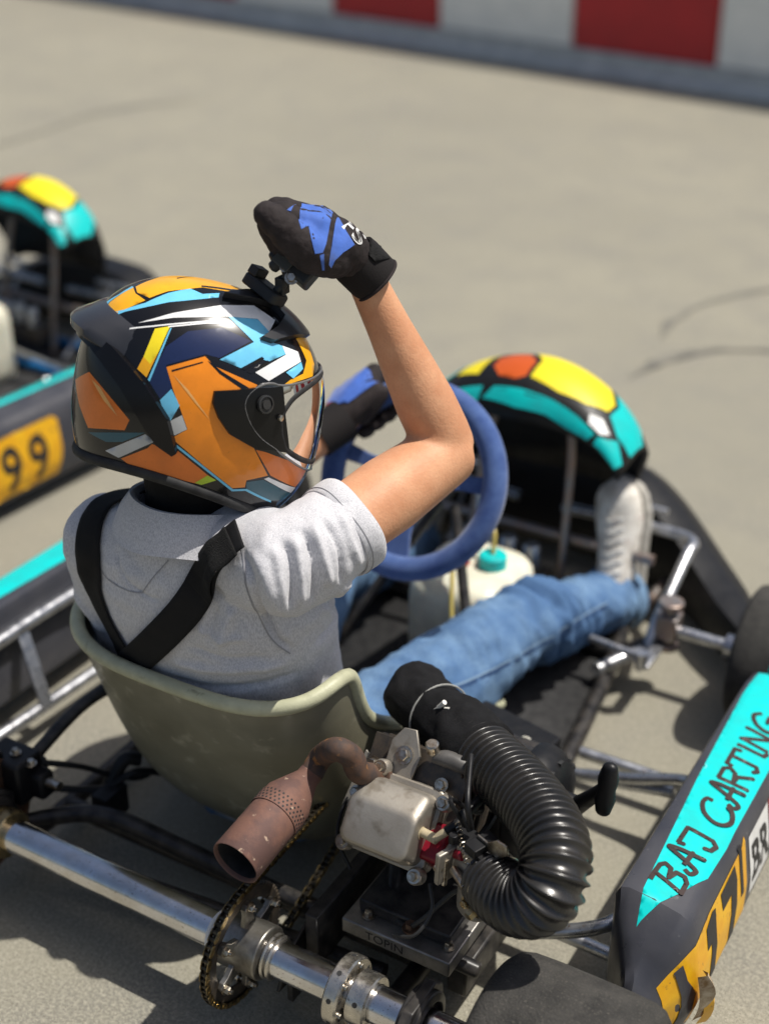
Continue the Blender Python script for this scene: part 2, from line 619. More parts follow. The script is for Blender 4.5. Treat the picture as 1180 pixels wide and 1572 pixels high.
# ---- rear axle
ax = MB()
ax.lathe([(.0195, -.62), (.025, -.618), (.025, .618), (.0195, .62)], (0, 0, AZ), (1, 0, 0), 48)
axle = ax.build('rear_axle', steel, kart)
def collar(x, w, r, m, name='axle_collar', holes=0, ri=.0253):
    mb = MB()
    mb.lathe([(ri, -w/2), (r-.002, -w/2), (r, -w/2+.002), (r, w/2-.002), (r-.002, w/2), (ri, w/2)], (x, 0, AZ), (1, 0, 0), 48, closed_prof=True)
    o = mb.build(name, m, axle)
    return o
ring = collar(-.292, .018, .037, brass, 'disc_carrier')
ring = collar(-.312, .012, .034, brass, 'disc_carrier')
collar(.098, .007, .0315, white_vinyl, 'cable_tie')
collar(.109, .006, .0315, white_vinyl, 'cable_tie')
collar(.186, .005, .032, alu, 'retaining_ring')
collar(.194, .005, .031, alu, 'retaining_ring')
# drilled hub flange and locking collar near the right wheel
def drilled(x, w, r, nh, hr, rad):
    mb = MB()
    mb.lathe([(.0256, -w/2), (r-.0025, -w/2), (r, -w/2+.0025), (r, w/2-.0025), (r-.0025, w/2), (.0256, w/2)], (x, 0, AZ), (1, 0, 0), 64, closed_prof=True)
    o = mb.build('hub_flange', alu, axle)
    for k in range(nh):
        a = 2*pi*k/nh+.35
        d = V(0, cos(a), sin(a))
        MB().cyl(V(x, 0, AZ)+d*(r-.004), V(x, 0, AZ)+d*(r+.0004), hr, 14).build('drilled_hole', matte_black, o)
        for s in (-1, 1):
            MB().cyl(V(x+s*(w/2-.004), 0, AZ)+d*rad, V(x+s*(w/2+.0003), 0, AZ)+d*rad, hr*.85, 12).build('drilled_hole', matte_black, o)
    for k in range(6):
        a = 2*pi*k/6+.1
        d = V(0, cos(a), sin(a))
        MB().bolt(V(x+w/2, 0, AZ)+d*rad, (1, 0, 0), .0035, .003).build('flange_bolt', zinc, o)
    return o
drilled(.302, .022, .048, 8, .0035, .039)
mb = MB()
mb.lathe([(.0256, -.013), (.034, -.013), (.036, -.011), (.036, .013), (.034, .015), (.0256, .015)], (.331, 0, AZ), (1, 0, 0), 48, closed_prof=True)
lc = mb.build('locking_collar', alu, axle)
for a in (.9, 2.6, 4.4, 5.6):
    d = V(0, cos(a), sin(a))
    MB().cyl(V(.333, 0, AZ)+d*.032, V(.333, 0, AZ)+d*.0365, .0036, 12).build('grub_screw', matte_black, lc)

# ---- sprocket, its carrier and the chain
SX, SR = .138, .083
sp = MB()
nt_ = 66
prof = []
for k in range(nt_*4):
    a = 2*pi*k/(nt_*4)
    prof.append(((SR+(.0035 if k % 4 in (1, 2) else -.0015))*cos(a), (SR+(.0035 if k % 4 in (1, 2) else -.0015))*sin(a)))
n = len(prof)
inner = [(.064*cos(2*pi*k/n), .064*sin(2*pi*k/n)) for k in range(n)]
vs, fs = [], []
for h in (-.0022, .0022):
    vs += [V(SX+h, p[0], AZ+p[1]) for p in prof]+[V(SX+h, p[0], AZ+p[1]) for p in inner]
for i in range(n):
    j = (i+1) % n
    fs += [(i, j, n+j, n+i), (2*n+j, 2*n+i, 3*n+i, 3*n+j), (i, 2*n+i, 2*n+j, j), (n+j, 3*n+j, 3*n+i, n+i)]
sp.add(vs, fs)
sprocket = sp.build('sprocket', iron, kart, smooth=False)
hub = MB()
hub.lathe([(.0256, -.03), (.036, -.03), (.038, -.028), (.038, .04), (.036, .042), (.0256, .042)], (SX, 0, AZ), (1, 0, 0), 48, closed_prof=True)
for k in range(6):
    a = 2*pi*k/6+.45
    d, e = V(0, cos(a), sin(a)), V(0, -sin(a), cos(a))
    hub.prism([(.030, -.013), (.052, -.008), (.063, -.010), (.070, -.006), (.070, .006), (.063, .010), (.052, .008), (.030, .013)], V(SX+.0052, 0, AZ), d, e, -.0028, .0055)
hub.build('sprocket_carrier', mat('dull_aluminium', (.36, .345, .31), .38, .9, var=.5, vs=50, vcol=(.2, .185, .16)), sprocket, bevel=.001)
for k in range(6):
    bo = MB()
    a = 2*pi*k/6+.45
    p = V(SX+.0105, 0, AZ)+V(0, cos(a), sin(a))*.065
    bo.bolt(p, (1, 0, 0), .0055, .006)
    bo.cyl(p-V(.02, 0, 0), p+V(.012, 0, 0), .0032, 10)
    bo.bolt(p-V(.016, 0, 0), (-1, 0, 0), .0055, .006)
    bo.build('sprocket_bolt', zinc, sprocket)

C0, r0, C1, r1 = V(SX, 0, AZ), SR+.0035, V(SX, .31, .187), .040
dv = C1-C0
D = dv.length
th = atan2(dv.z, dv.y)
al = math.acos((r0-r1)/D)
pts = []
def arc(c, r, a0, a1, k):
    return [c+V(0, cos(lerp(a0, a1, i/k)), sin(lerp(a0, a1, i/k)))*r for i in range(k+1)]
loop = arc(C0, r0, th+al, th+2*pi-al, 60)+arc(C1, r1, th-al, th+al, 24)
seg = [0]
for i in range(len(loop)):
    seg.append(seg[-1]+(loop[(i+1) % len(loop)]-loop[i]).length)
NL = 2*round(seg[-1]/.0098/2)
pitch = seg[-1]/NL
def at_len(s):
    s %= seg[-1]
    for i in range(len(loop)):
        if s <= seg[i+1]:
            a, b = loop[i], loop[(i+1) % len(loop)]
            return a+(b-a)*((s-seg[i])/(seg[i+1]-seg[i]))
    return loop[0]
def link_mesh(outer):
    mb = MB()
    xo = .0052 if outer else .0036
    pl = []
    for s, c in ((1, pitch/2), (-1, -pitch/2)):
        for k in range(7):
            a = -pi/2+pi*k/6
            pl.append((c+s*.0042*cos(a), s*.0042*sin(a)))
    for x in (-xo, xo):
        mb.prism(pl, (x, 0, 0), (0, 1, 0), (0, 0, 1), -.0007, .0007)
    for c in (-pitch/2, pitch/2):
        mb.cyl((-xo-.001, c, 0), (xo+.001, c, 0), .0022 if outer else .0033, 8)
    return mb
chain = MB()
chain.tube(loop, .0012, 6, closed=True)
chain = chain.build('drive_chain', chain_oil, kart)
lo = link_mesh(True).build('link', chain_gold, chain)
li = link_mesh(False).build('link', chain_oil, chain)
for i in range(NL):
    a, b = at_len(i*pitch), at_len((i+1)*pitch)
    c, t = (a+b)/2, (b-a).normalized()
    rot = Matrix.Rotation(atan2(t.z, t.y), 4, 'X')
    if i < 2:
        o = lo if i == 0 else li
        o.location, o.rotation_euler = c, rot.to_euler()
    else:
        inst(lo if i % 2 == 0 else li, 'link', c, chain, rot)
# little sprocket with clutch drum
mb = MB()
mb.lathe([(.012, -.012), (.037, -.012), (.037, .006), (.05, .008), (.05, .04), (.012, .04)], C1, (1, 0, 0), 32)
mb.build('clutch_drum', iron, kart)

# ---- brake at the left end of the axle
mb = MB()
mb.lathe([(.03, -.004), (.098, -.004), (.098, .004), (.03, .004)], (-.345, 0, AZ), (1, 0, 0), 48, closed_prof=True)
brake_disc = mb.build('brake_disc', mat('rusty_disc', (.28, .15, .085), .5, .7, var=.6, vs=40, vcol=(.12, .08, .06)), kart)
for k in range(12):
    a = 2*pi*k/12
    MB().cyl(V(-.3505, .075*cos(a), AZ+.075*sin(a)), V(-.3395, .075*cos(a), AZ+.075*sin(a)), .006, 10).build('disc_hole', matte_black, brake_disc)
mb = MB()
mb.box((-.345, .075, .175), (.075, .055, .075))
mb.box((-.345, .10, .155), (.05, .05, .05))
mb.box((-.30, .085, .165), (.03, .03, .045))
mb.box((-.37, .045, .215), (.05, .035, .02))
cal = mb.build('brake_caliper', black_plastic, kart, bevel=.006)
MB().cyl((-.285, .085, .172), (-.262, .085, .172), .008, 12).build('caliper_pin', zinc, cal)
MB().bolt((-.305, .075, .205), (0, 0, 1), .006, .006).build('bolt', zinc, cal)
MB().bolt((-.335, .075, .214), (0, 0, 1), .006, .006).build('bolt', zinc, cal)
mb = MB()
mb.tube(catmull([(-.30, .09, .2), (-.27, .14, .17), (-.24, .2, .12), (-.235, .26, .09), (-.26, .4, .07)], 6), .005, 8)
mb.tube(catmull([(-.31, .1, .14), (-.25, .16, .12), (-.215, .2, .14), (-.20, .25, .11)], 6), .006, 8)
mb.build('brake_hose', black_plastic, kart)
mb = MB()
mb.box((-.235, .16, .10), (.03, .05, .05))
mb.tube(catmull([(-.25, .17, .11), (-.235, .20, .155), (-.22, .22, .15)], 5), .012, 10)
mb.build('brake_cylinder', black_plastic, kart, bevel=.004)

# ---- wheels: tyre and rim
def wheel(name, x, y, w, r, rim_r, z=None):
    z = r if z is None else z
    root = empty(name, (x, y, z), kart)
    h = w/2
    p = [(rim_r, -h*.80), (rim_r+.008, -h*.92), (r*.78, -h*1.0), (r*.90, -h*.985), (r*.965, -h*.90), (r*.99, -h*.78), (r, -h*.5), (r*1.002, 0),
         (r, h*.5), (r*.99, h*.78), (r*.965, h*.90), (r*.90, h*.985), (r*.78, h*1.0), (rim_r+.008, h*.92), (rim_r, h*.80)]
    mb = MB()
    mb.lathe(p, (x, y, z), (1, 0, 0), 72, cap=False, closed_prof=True)
    mb.build('tyre', rubber, root, angle=60)
    mb = MB()
    mb.lathe([(rim_r+.004, -h*.86), (rim_r-.006, -h*.8), (rim_r-.010, -h*.2), (.04, -h*.05), (.025, 0), (.04, h*.05), (rim_r-.010, h*.3), (rim_r-.006, h*.8), (rim_r+.004, h*.86)],
             (x, y, z), (1, 0, 0), 40, cap=False)
    mb.lathe([(.026, -h*.7), (.04, -h*.7), (.04, h*.6), (.026, h*.6)], (x, y, z), (1, 0, 0), 24, closed_prof=True)
    mb.build('rim', galv, root)
    return root
wheel('wheel', .60, 0, .20, .137, .066, AZ)
wheel('wheel', -.60, 0, .20, .137, .066, AZ)
wheel('wheel', .565, 1.04, .125, .128, .066)
wheel('wheel', -.565, 1.04, .125, .128, .066)

# ---- front axle: kingpins, stubs, track rods
for sx in (1, -1):
    mb = MB()
    mb.cyl((sx*.36, 1.04, .085), (sx*.36, 1.04, .185), .013, 16)
    mb.lathe([(.024, -.006), (.024, .006)], (sx*.36, 1.04, .182), (0, 0, 1), 24)
    mb.lathe([(.022, -.006), (.022, .006)], (sx*.36, 1.04, .092), (0, 0, 1), 24)
    mb.box((sx*.36, 1.04, .135), (.04, .04, .05))
    kp = mb.build('steering_knuckle', galv_dull, kart, bevel=.003)
    mb = MB()
    mb.cyl((sx*.375, 1.04, .128), (sx*.58, 1.04, .128), .0115, 16)
    mb.lathe([(.022, 0), (.022, .035)], (sx*.47, 1.04, .128), (sx, 0, 0), 20)
    mb.build('stub_axle', galv, kp)
    mb = MB()
    mb.box((sx*.352, .985, .10), (.022, .10, .010))
    mb.cyl((sx*.345, .94, .09), (sx*.345, .94, .125), .009, 12)
    mb.build('steering_arm', galv, kp, bevel=.003)
    mb = MB()
    mb.tube([(sx*.345, .94, .118), (sx*.03, .96, .13)], .0075, 10)
    mb.lathe([(.013, -.01), (.013, .01)], (sx*.345, .94, .118), (0, 0, 1), 14)
    mb.build('track_rod', galv, kart)

# ---- floor tray and pedals
mb = MB()
mb.add([(.33, .60, .036), (.29, .8, .036), (.25, 1.02, .036), (.2, 1.2, .036), (-.2, 1.2, .036), (-.25, 1.02, .036), (-.29, .8, .036), (-.33, .60, .036)], [range(8)])
ft = mb.build('floor_tray', matte_black, kart)
s = ft.modifiers.new('solid', 'SOLIDIFY')
s.thickness = .004
mb = MB()
mb.tube(catmull([(.325, .6, .05), (.31, .72, .05), (.288, .9, .05)], 4), .008, 8)
mb.build('tray_edge', mat('green_edge', (.0, .22, .16), .5), kart)
for sx in (1, -1):
    mb = MB()
    mb.tube(catmull([(sx*.16, 1.10, .06), (sx*.17, 1.19, .13), (sx*.185, 1.27, .20), (sx*.19, 1.28, .23)], 5), .006, 8)
    mb.tube([(sx*.14, 1.28, .235), (sx*.26, 1.28, .235)], .008, 10)
    mb.build('pedal', galv, kart)

# master cylinder, its reservoir and the cross members behind the wheel
for x_, z_ in ((-.10, .135), (-.05, .135), (.0, .14), (.05, .135)):
    MB().lathe([(.012, 0), (.018, .004), (.018, .05), (.014, .056)], (x_, 1.10, z_), (0, 0, 1), 18).build('brake_reservoir', galv, kart)
MB().box((-.03, 1.10, .115), (.24, .05, .04)).build('pedal_box', iron, kart, bevel=.004)
MB().tube([(-.25, 1.16, .19), (.28, 1.16, .19)], .011, 12).build('cross_tube', galv_dull, kart)

# ---- front bumper tubes (silver hoop beside the right foot, and its twin)
for sx in (1, -1):
    mb = MB()
    mb.tube(catmull([(sx*.335, 1.00, .075), (sx*.335, 1.03, .12), (sx*.337, 1.18, .205), (sx*.335, 1.225, .212), (sx*.30, 1.245, .212), (sx*.19, 1.25, .21), (sx*.05, 1.25, .205)], 6), .0115, 12)
    mb.build('front_hoop', galv, kart)
    mb = MB()
    mb.tube(catmull([(sx*.27, .92, .075), (sx*.30, .98, .078), (sx*.345, 1.03, .085)], 4), .013, 12)
    mb.build('front_rail', galv, kart)
    mb = MB()
    mb.tube(catmull([(sx*.26, 1.2, .06), (sx*.26, 1.36, .07), (sx*.2, 1.42, .075), (sx*.02, 1.43, .075)], 6), .011, 10)
    mb.build('bumper_tube', galv_dull, kart)

# ---- nose cone: black moulded bumper
mb = MB()
sts = []
def nose_y(x):
    return 1.53-.75*x*x-1.1*abs(x)**3
for i in range(37):
    x = -.56+1.12*i/36
    y = nose_y(x)
    e = smst(.56, .40, abs(x))
    top = .115+.115*smst(.42, .12, abs(x))+.02*e
    back = .10+.06*e
    sts.append([V(x, y-back, .035), V(x, y-back-.01, top*.55), V(x, y-back+.005, top*.92), V(x, y-back*.55, top), V(x, y-.025, top*.88), V(x, y, top*.5), V(x, y-.012, .05), V(x, y-.05, .032)])
mb.rings(sts)
mb.build('nose_cone', black_plastic, kart, angle=60)

# ---- front fairing (upright panel with a rolled top)
def arch(x):
    return .531-1.8*x*x-.035*(abs(x)/.228)**8
fv, ff = [], []
NX, NP = 33, 15
prof_f = [(-.094, -.082), (-.088, -.055), (-.074, -.031), (-.05, -.012), (-.02, 0), (.01, .005), (.045, .002), (.08, -.012), (.108, -.042), (.126, -.09), (.14, -.15), (.15, -.22), (.156, -.28)]
NP = len(prof_f)
fair_rings = []
for i in range(NX):
    x = -.228+.456*i/(NX-1)
    a = abs(x)/.228
    top = arch(x)
    ring_ = []
    for dy, dz in prof_f:
        k = (1-.45*a*a)*(1-.55*a*a if dy < -.03 else 1)
        xx = x*(1-.18*smst(0, -.3, dz))
        ring_.append(V(xx, 1.185+dy*(1-.25*a)-.035*a*a+.0*x, max(.13, top+dz*k)))
    fair_rings.append(ring_)
mb = MB()
mb.rings(fair_rings, closed_ring=False)
fair = mb.build('front_fairing', black_plastic, kart, angle=180)
s = fair.modifiers.new('solid', 'SOLIDIFY')
s.thickness = .008
s.offset = -1
def fpt(x, t):
    """point just above the fairing skin; x across, t along its profile"""
    f = (x+.228)/.456*(NX-1)
    i = max(0, min(NX-2, int(f)))
    fx = f-i
    g_ = t*(NP-1)
    j = max(0, min(NP-2, int(g_)))
    gy = g_-j
    A, B = fair_rings[i], fair_rings[i+1]
    p = lerp(lerp(A[j], A[j+1], gy), lerp(B[j], B[j+1], gy), fx)
    q = lerp(lerp(A[j], A[j+1], gy+.01), lerp(B[j], B[j+1], gy+.01), fx)
    r_ = lerp(lerp(A[j], A[j+1], gy), lerp(B[j], B[j+1], gy), fx+.01)
    nn = (r_-p).cross(q-p).normalized()
    return p, nn
def fdecal(poly, name, m, off=.0012):
    vs, fs = fill2d([(a*.456-.228, b*.3) for a, b in poly], .011)
    out = []
    for q in vs:
        p, nn = fpt(q.x, q.y/.3)
        if nn.z < 0 and nn.y < 0:
            nn = -nn
        out.append(p+nn*off)
    mb = MB()
    mb.add(out, fs)
    return mb.build(name, m, fair, angle=180)
# painted panels (x across 0..1, profile 0..1)
fdecal([(.33, .33), (.38, .25), (.46, .24), (.50, .27), (.50, .40), (.44, .48), (.37, .47), (.33, .42)], 'orange_panel', orange_vinyl)
fdecal([(.52, .27), (.66, .235), (.78, .26), (.86, .34), (.865, .44), (.78, .60), (.6, .64), (.42, .60), (.46, .51), (.52, .42)], 'yellow_panel', lemon_vinyl, .0014)
fdecal([(.875, .33), (.93, .27), (.99, .31), (.992, .52), (.91, .68), (.80, .62), (.88, .46)], 'teal_panel', teal_vinyl)
fdecal([(.34, .10), (.50, .08), (.64, .08), (.74, .04), (.84, .03), (.86, .12), (.76, .16), (.64, .18), (.5, .19), (.38, .18)], 'teal_panel', teal_vinyl)
fdecal([(.87, .03), (.975, .04), (.985, .18), (.94, .25), (.91, .17), (.875, .12)], 'teal_panel', teal_vinyl)
fdecal([(.82, .16), (.88, .15), (.91, .22), (.86, .26), (.81, .22)], 'white_panel', white_vinyl)
fdecal([(.01, .4), (.10, .3), (.16, .4), (.24, .55), (.2, .66), (.08, .64)], 'teal_panel', teal_vinyl)
fdecal([(.17, .32), (.28, .27), (.29, .46), (.36, .54), (.42, .66), (.28, .64), (.2, .5)], 'yellow_panel', lemon_vinyl)
fdecal([(.12, .04), (.32, .08), (.33, .18), (.2, .17), (.1, .14)], 'teal_panel', teal_vinyl)
# posts that carry the fairing
for sx in (1, -1):
    mb = MB()
    mb.tube(catmull([(sx*.10, 1.12, .06), (sx*.10, 1.14, .2), (sx*.09, 1.175, .36), (sx*.07, 1.2, .47)], 6), .009, 10)
    mb.build('fairing_post', galv_dull, kart)

# ---- steering column, wheel
SC, SU = V(0, .70, .495), V(0, .45, .893).normalized()
SN = V(0, -.893, .45).normalized()
SRT = V(1, 0, 0)
sw = MB()
prm = []
for k in range(72):
    a = 2*pi*k/72
    rx, ry = .150, .150
    d = SRT*cos(a)*rx+SU*sin(a)*ry
    prm.append(SC+d)
sw.tube(prm, .0205, 16, closed=True)
swo = sw.build('steering_wheel', suede, kart)
for a0 in (radians(8), radians(172), radians(270)):
    mb = MB()
    d = SRT*cos(a0)+SU*sin(a0)
    e = SN.cross(d)
    w = .015 if a0 < 4 else .026
    mb.prism([(.02, -w), (.09, -w*.75), (.148, -w*1.1), (.148, w*1.1), (.09, w*.75), (.02, w)], SC-SN*.004, d, e, -.004, .004)
    mb.build('spoke', suede, swo, bevel=.002)
mb = MB()
mb.lathe([(.052, -.012), (.052, .006), (.045, .01), (.012, .012)], SC, SN, 32)
for k in range(3):
    a = 2*pi*k/3+.5
    mb.bolt(SC+(SRT*cos(a)+SU*sin(a))*.028+SN*.009, SN, .005, .005)
mb.build('hub', alu, swo)
mb = MB()
mb.tube([SC-SN*.01, SC-SN*.30, (0, .98, .13)], .011, 12)
mb.build('steering_column', galv, kart)
for sx in (1, -1):
    mb = MB()
    mb.tube(catmull([(sx*.17, .64, .055), (sx*.12, .70, .18), (sx*.04, .80, .34), (sx*.015, .83, .39)], 6), .0095, 10)
    mb.build('column_support', black_paint, kart)

# ---- fuel tank between the legs
mb = MB()
rings = []
for z, k in ((.045, .9), (.05, .97), (.08, 1), (.20, 1), (.235, .97), (.252, .86), (.258, .6)):
    r_ = []
    for j in range(40):
        a = 2*pi*j/40
        c, s = cos(a), sin(a)
        r_.append(V(.035+.098*k*math.copysign(abs(c)**.5, c), .87+.105*k*math.copysign(abs(s)**.5, s), z))
    rings.append(r_)
mb.rings(rings)
tank = mb.build('fuel_tank', white_poly, kart, angle=50)
mb = MB()
mb.lathe([(.026, 0), (.026, .022), (.022, .026)], (.07, .88, .257), (0, 0, 1), 20)
mb.build('filler_cap', teal_vinyl, tank)
mb = MB()
mb.lathe([(.011, 0), (.011, .03)], (.022, .86, .257), (0, 0, 1), 14)
mb.build('fuel_tap', red_vinyl, tank)
mb = MB()
mb.tube(catmull([(.022, .86, .285), (.02, .83, .31), (.05, .76, .29), (.09, .70, .2), (.2, .62, .1)], 6), .004, 8)
mb.tube(catmull([(.07, .88, .283), (.06, .9, .32), (.02, .92, .31), (-.02, .93, .26)], 6), .004, 8)
mb.build('fuel_line', mat('fuel_line', (.45, .36, .1), .3), kart)

# ---- nerf bars and side pods
for sx in (1,):
    mb = MB()
    mb.tube(catmull([(sx*.335, .70, .06), (sx*.48, .702, .06), (sx*.6, .70, .06), (sx*.635, .67, .062), (sx*.64, .5, .065), (sx*.635, .33, .062), (sx*.6, .30, .06), (sx*.48, .30, .06), (sx*.335, .30, .06)], 6), .0105, 12)
    mb.build('nerf_bar', galv, kart)
    mb = MB()
    xx = .565 if sx > 0 else .50
    mb.tube(catmull([(sx*.335, .62, .07), (sx*(xx-.12), .625, .10), (sx*xx, .6, .15), (sx*xx, .42, .15), (sx*(xx-.0), .28, .15), (sx*(xx-.1), .24, .11), (sx*.34, .24, .07)], 6), .0105, 12)
    mb.build('upper_nerf_bar', galv, kart)
MB().tube(catmull([(-.335, .70, .06), (-.48, .71, .06), (-.525, .66, .06), (-.535, .5, .06), (-.545, .3, .06), (-.553, .12, .06), (-.53, .02, .06), (-.46, -.02, .06), (-.335, .0, .07)], 6), .0125, 12).build('nerf_bar', galv, kart)
MB().tube(catmull([(-.335, .62, .07), (-.47, .64, .12), (-.575, .61, .185), (-.60, .5, .192), (-.604, .3, .192), (-.606, .10, .19), (-.585, .03, .17), (-.50, 0, .10), (-.40, .02, .075)], 6), .0125, 12).build('upper_nerf_bar', galv, kart)
bd_ = (V(-.535, .335, .066)-V(-.604, .365, .19))
MB().box(V(-.57, .35, .128), (bd_.length, .026, .006), (bd_.normalized(), V(0, 1, 0), bd_.normalized().cross(V(0, 1, 0)))).build('bar_strap', galv, kart, bevel=.001)

def pod(sx):
    # cross-section corners: inner bottom, inner top, shoulder in, crest, outer belly, outer bottom
    def sect(y):
        r = smst(.165, .245, y)
        f = smst(.90, .80, y)
        e = r*f
        zt = lerp(.165, .245, r)*lerp(.8, 1, f)
        xi = lerp(.612, .570, r)*lerp(1.04, 1, f)
        xo = lerp(.648, .668, r)
        return [V(xi+.01, y, .045), V(xi-.004, y, .06), V(xi-.002, y, zt-.018), V(xi+.004, y, zt-.004), V(xi+.016, y, zt),
                V(lerp(xi, xo, .5), y, zt-.004), V(xo-.012, y, zt-.012), V(xo, y, zt-.02), V(xo+.010, y, zt-.04),
                V(lerp(.66, .69, e), y, .135*lerp(.9, 1, e)), V(lerp(.655, .692, e), y, .09), V(lerp(.65, .682, e), y, .05), V(lerp(.645, .67, e), y, .04)]
    ys = [.160, .163, .172, .185, .2, .22, .245, .28, .33, .4, .5, .6, .7, .78, .82, .86, .885, .897, .90]
    rings = []
    for i, y in enumerate(ys):
        s_ = sect(y)
        sh = {0: .8, 1: .9, 17: .93, 18: .8}.get(i, 1)
        c = sum(s_, V(0, 0, 0))/len(s_)
        rings.append([V((c.x+(p.x-c.x)*sh)*sx-(.045 if sx < 0 else 0), p.y, c.z+(p.z-c.z)*sh) for p in s_])
    mb = MB()
    mb.rings(rings)
    return mb.build('side_pod', charcoal_plastic, kart, angle=30)
podR, podL = pod(1), pod(-1)


# ---- printed panels on the side pods
def pod_top(o, bvh, sx, poly, name, m, off, step=.014, extra=None):
    """panel on the upward face; poly in (y along the pod, x across)"""
    vs, fs = fill2d(poly, step) if poly else extra
    out = []
    for q in vs:
        h = bvh.ray_cast(V(sx*q[1]-(.045 if sx < 0 else 0), q[0], .4), V(0, 0, -1), .5)
        z = h[0].z if h[0] is not None else .22
        out.append(V(sx*q[1]-(.045 if sx < 0 else 0), q[0], z+off+(q[2] if len(q) > 2 else 0)))
    mb = MB()
    mb.add(out, fs)
    return mb.build(name, m, o, recalc=False, angle=180)
def pod_side(o, bvh, sx, poly, name, m, off, step=.014, extra=None):
    """panel on the outward face; poly in (y along the pod, z up)"""
    vs, fs = fill2d(poly, step) if poly else extra
    out = []
    for q in vs:
        h = bvh.ray_cast(V(sx*.9, q[0], q[1]), V(-sx, 0, 0), .5)
        x = h[0].x if h[0] is not None else sx*.68
        out.append(V(x+sx*off, q[0], q[1]))
    mb = MB()
    mb.add(out, fs)
    return mb.build(name, m, o, recalc=False, angle=180)

# hand-drawn capitals as strokes in a 1 x 1 box (x, y)
GL = {
 'B': ([[(.02, .98), (.30, .98), (.06, .02)], [(.30, .98), (.62, .97), (.74, .86), (.66, .64), (.34, .54), (.62, .44), (.62, .18), (.46, .03), (.06, .02)]], .80),
 'A': ([[(.06, .30), (.0, .12), (.10, .02), (.24, .10), (.50, .98), (.60, .98), (.68, .02)], [(.20, .40), (.70, .40)]], .78),
 'J': ([[(.06, .96), (.72, 1.0), (.70, .16), (.56, -.02), (.34, .04), (.30, .22)], [(.06, .96), (.08, .80)]], .86),
 'C': ([[(.80, .78), (.78, .96), (.52, 1.0), (.2, .80), (.04, .42), (.12, .10), (.38, -.04), (.68, .06), (.80, .24)]], .90),
 'R': ([[(.10, .98), (.16, .02)], [(.10, .98), (.56, .98), (.68, .80), (.56, .58), (.20, .50), (.46, .46), (.70, .02)]], .78),
 'T': ([[(.02, .78), (.04, .98), (.76, .98), (.78, .80)], [(.42, .98), (.44, .10), (.30, .0), (.18, .10)]], .84),
 'I': ([[(.16, .98), (.18, .06), (.34, .0)]], .40),
 'N': ([[(.04, .02), (.08, .98), (.60, .04), (.64, .98)]], .80),
 'G': ([[(.74, .80), (.52, 1.0), (.18, .80), (.04, .40), (.16, .06), (.46, -.02), (.70, .16), (.72, .46), (.44, .46)]], .86),
}
def lettering(text, y0, y1, base, height, widths):
    """ribbons for a line of capitals that runs along y from y0 to y1; base(y) = x of the foot line"""
    tot = sum(GL[c][1] if c != ' ' else .45 for c in text)
    k = (y1-y0)/tot
    polys = []
    y = y0
    for c in text:
        if c == ' ':
            y += .45*k
            continue
        st, w = GL[c]
        polys.append((c, []))
        for s_ in st:
            pts = [(y+px*k, base(y+px*k)-py*height) for px, py in s_]
            sm = catmull([V(a, b, 0) for a, b in pts], 4) if len(pts) > 3 and c in 'CGA' else [V(a, b, 0) for a, b in pts]
            for a_, b_ in zip(sm[:-1], sm[1:]):
                e_ = (b_-a_).normalized()*widths*.12
                polys[-1][1].append([(b_.x+widths*.5*cos(q*pi/5), b_.y+widths*.5*sin(q*pi/5)) for q in range(10)])
                polys[-1][1].append(stroke([((a_-e_).x, (a_-e_).y), ((b_+e_).x, (b_+e_).y)], widths))
        y += w*k
    return polys

def dress_pod(pod_o, sx, number):
    bvh = bvh_of(pod_o)
    teal = [(.213, .610), (.255, .601), (.50, .588), (.74, .580), (.88, .586), (.88, .655), (.70, .668), (.44, .666), (.40, .667), (.33, .664), (.28, .645), (.245, .628)]
    pod_top(pod_o, bvh, sx, teal, 'teal_panel', teal_top, .0008, .006)
    if number is not None:
        polys = lettering('BAJ CARTING', .274, .715, lambda y: .646+.010*smst(.28, .42, y), .044, .0068)
        for ch, group in polys:
            V_, F_ = [], []
            for k_, p in enumerate(group):
                vs, fs = fill2d(p, .004)
                b = len(V_)
                V_ += [(q[0], q[1], k_*.00003) for q in vs]
                F_ += [tuple(i_+b for i_ in f) for f in fs]
            pod_top(pod_o, bvh, sx, None, 'letter', ink_brown, .0016, extra=(V_, F_))
    yel = [(.185, .155), (.22, .186), (.30, .201), (.44, .205), (.455, .212), (.452, .12), (.44, .058), (.25, .058), (.20, .07), (.185, .10)]
    pod_side(pod_o, bvh, sx, yel, 'number_panel', yellow_vinyl, .0008, .006)
    return bvh
bR = dress_pod(podR, 1, 'x')
bL = dress_pod(podL, -1, None)
# worn race number on the driver's right pod, with the vinyl torn at its rear end
for poly in ([(.285, .185), (.31, .196), (.322, .192), (.318, .070), (.296, .070), (.300, .150), (.285, .150)],
             [(.345, .196), (.405, .200), (.412, .172), (.395, .075), (.372, .075), (.386, .165), (.35, .165)],
             [(.425, .212), (.437, .212), (.437, .13), (.425, .13)]):
    pod_side(podR, bR, 1, poly, 'race_number', ink_black, .0016, .005)
pod_side(podR, bR, 1, [(.205, .17), (.217, .178), (.222, .15), (.24, .115), (.226, .06), (.205, .065), (.214, .11)], 'torn_patch', charcoal_plastic, .0022, .005)
mb = MB()
tv = []
for i in range(9):
    t = i/8
    p = V(.692-.004*t+.008*sin(3*t), .222+.014*t, .165-.095*t)
    wv = .012+.012*sin(pi*t)
    tv.append([p+V(.003, -wv*.2, 0), p+V(.014+.006*sin(5*t), wv*.4, .002), p+V(.012, wv, 0), p+V(.004, wv*1.2, -.002)])
mb.rings(tv, closed_ring=False)
mb.build('torn_flap', torn_paper, podR)
mb = MB()
tv = []
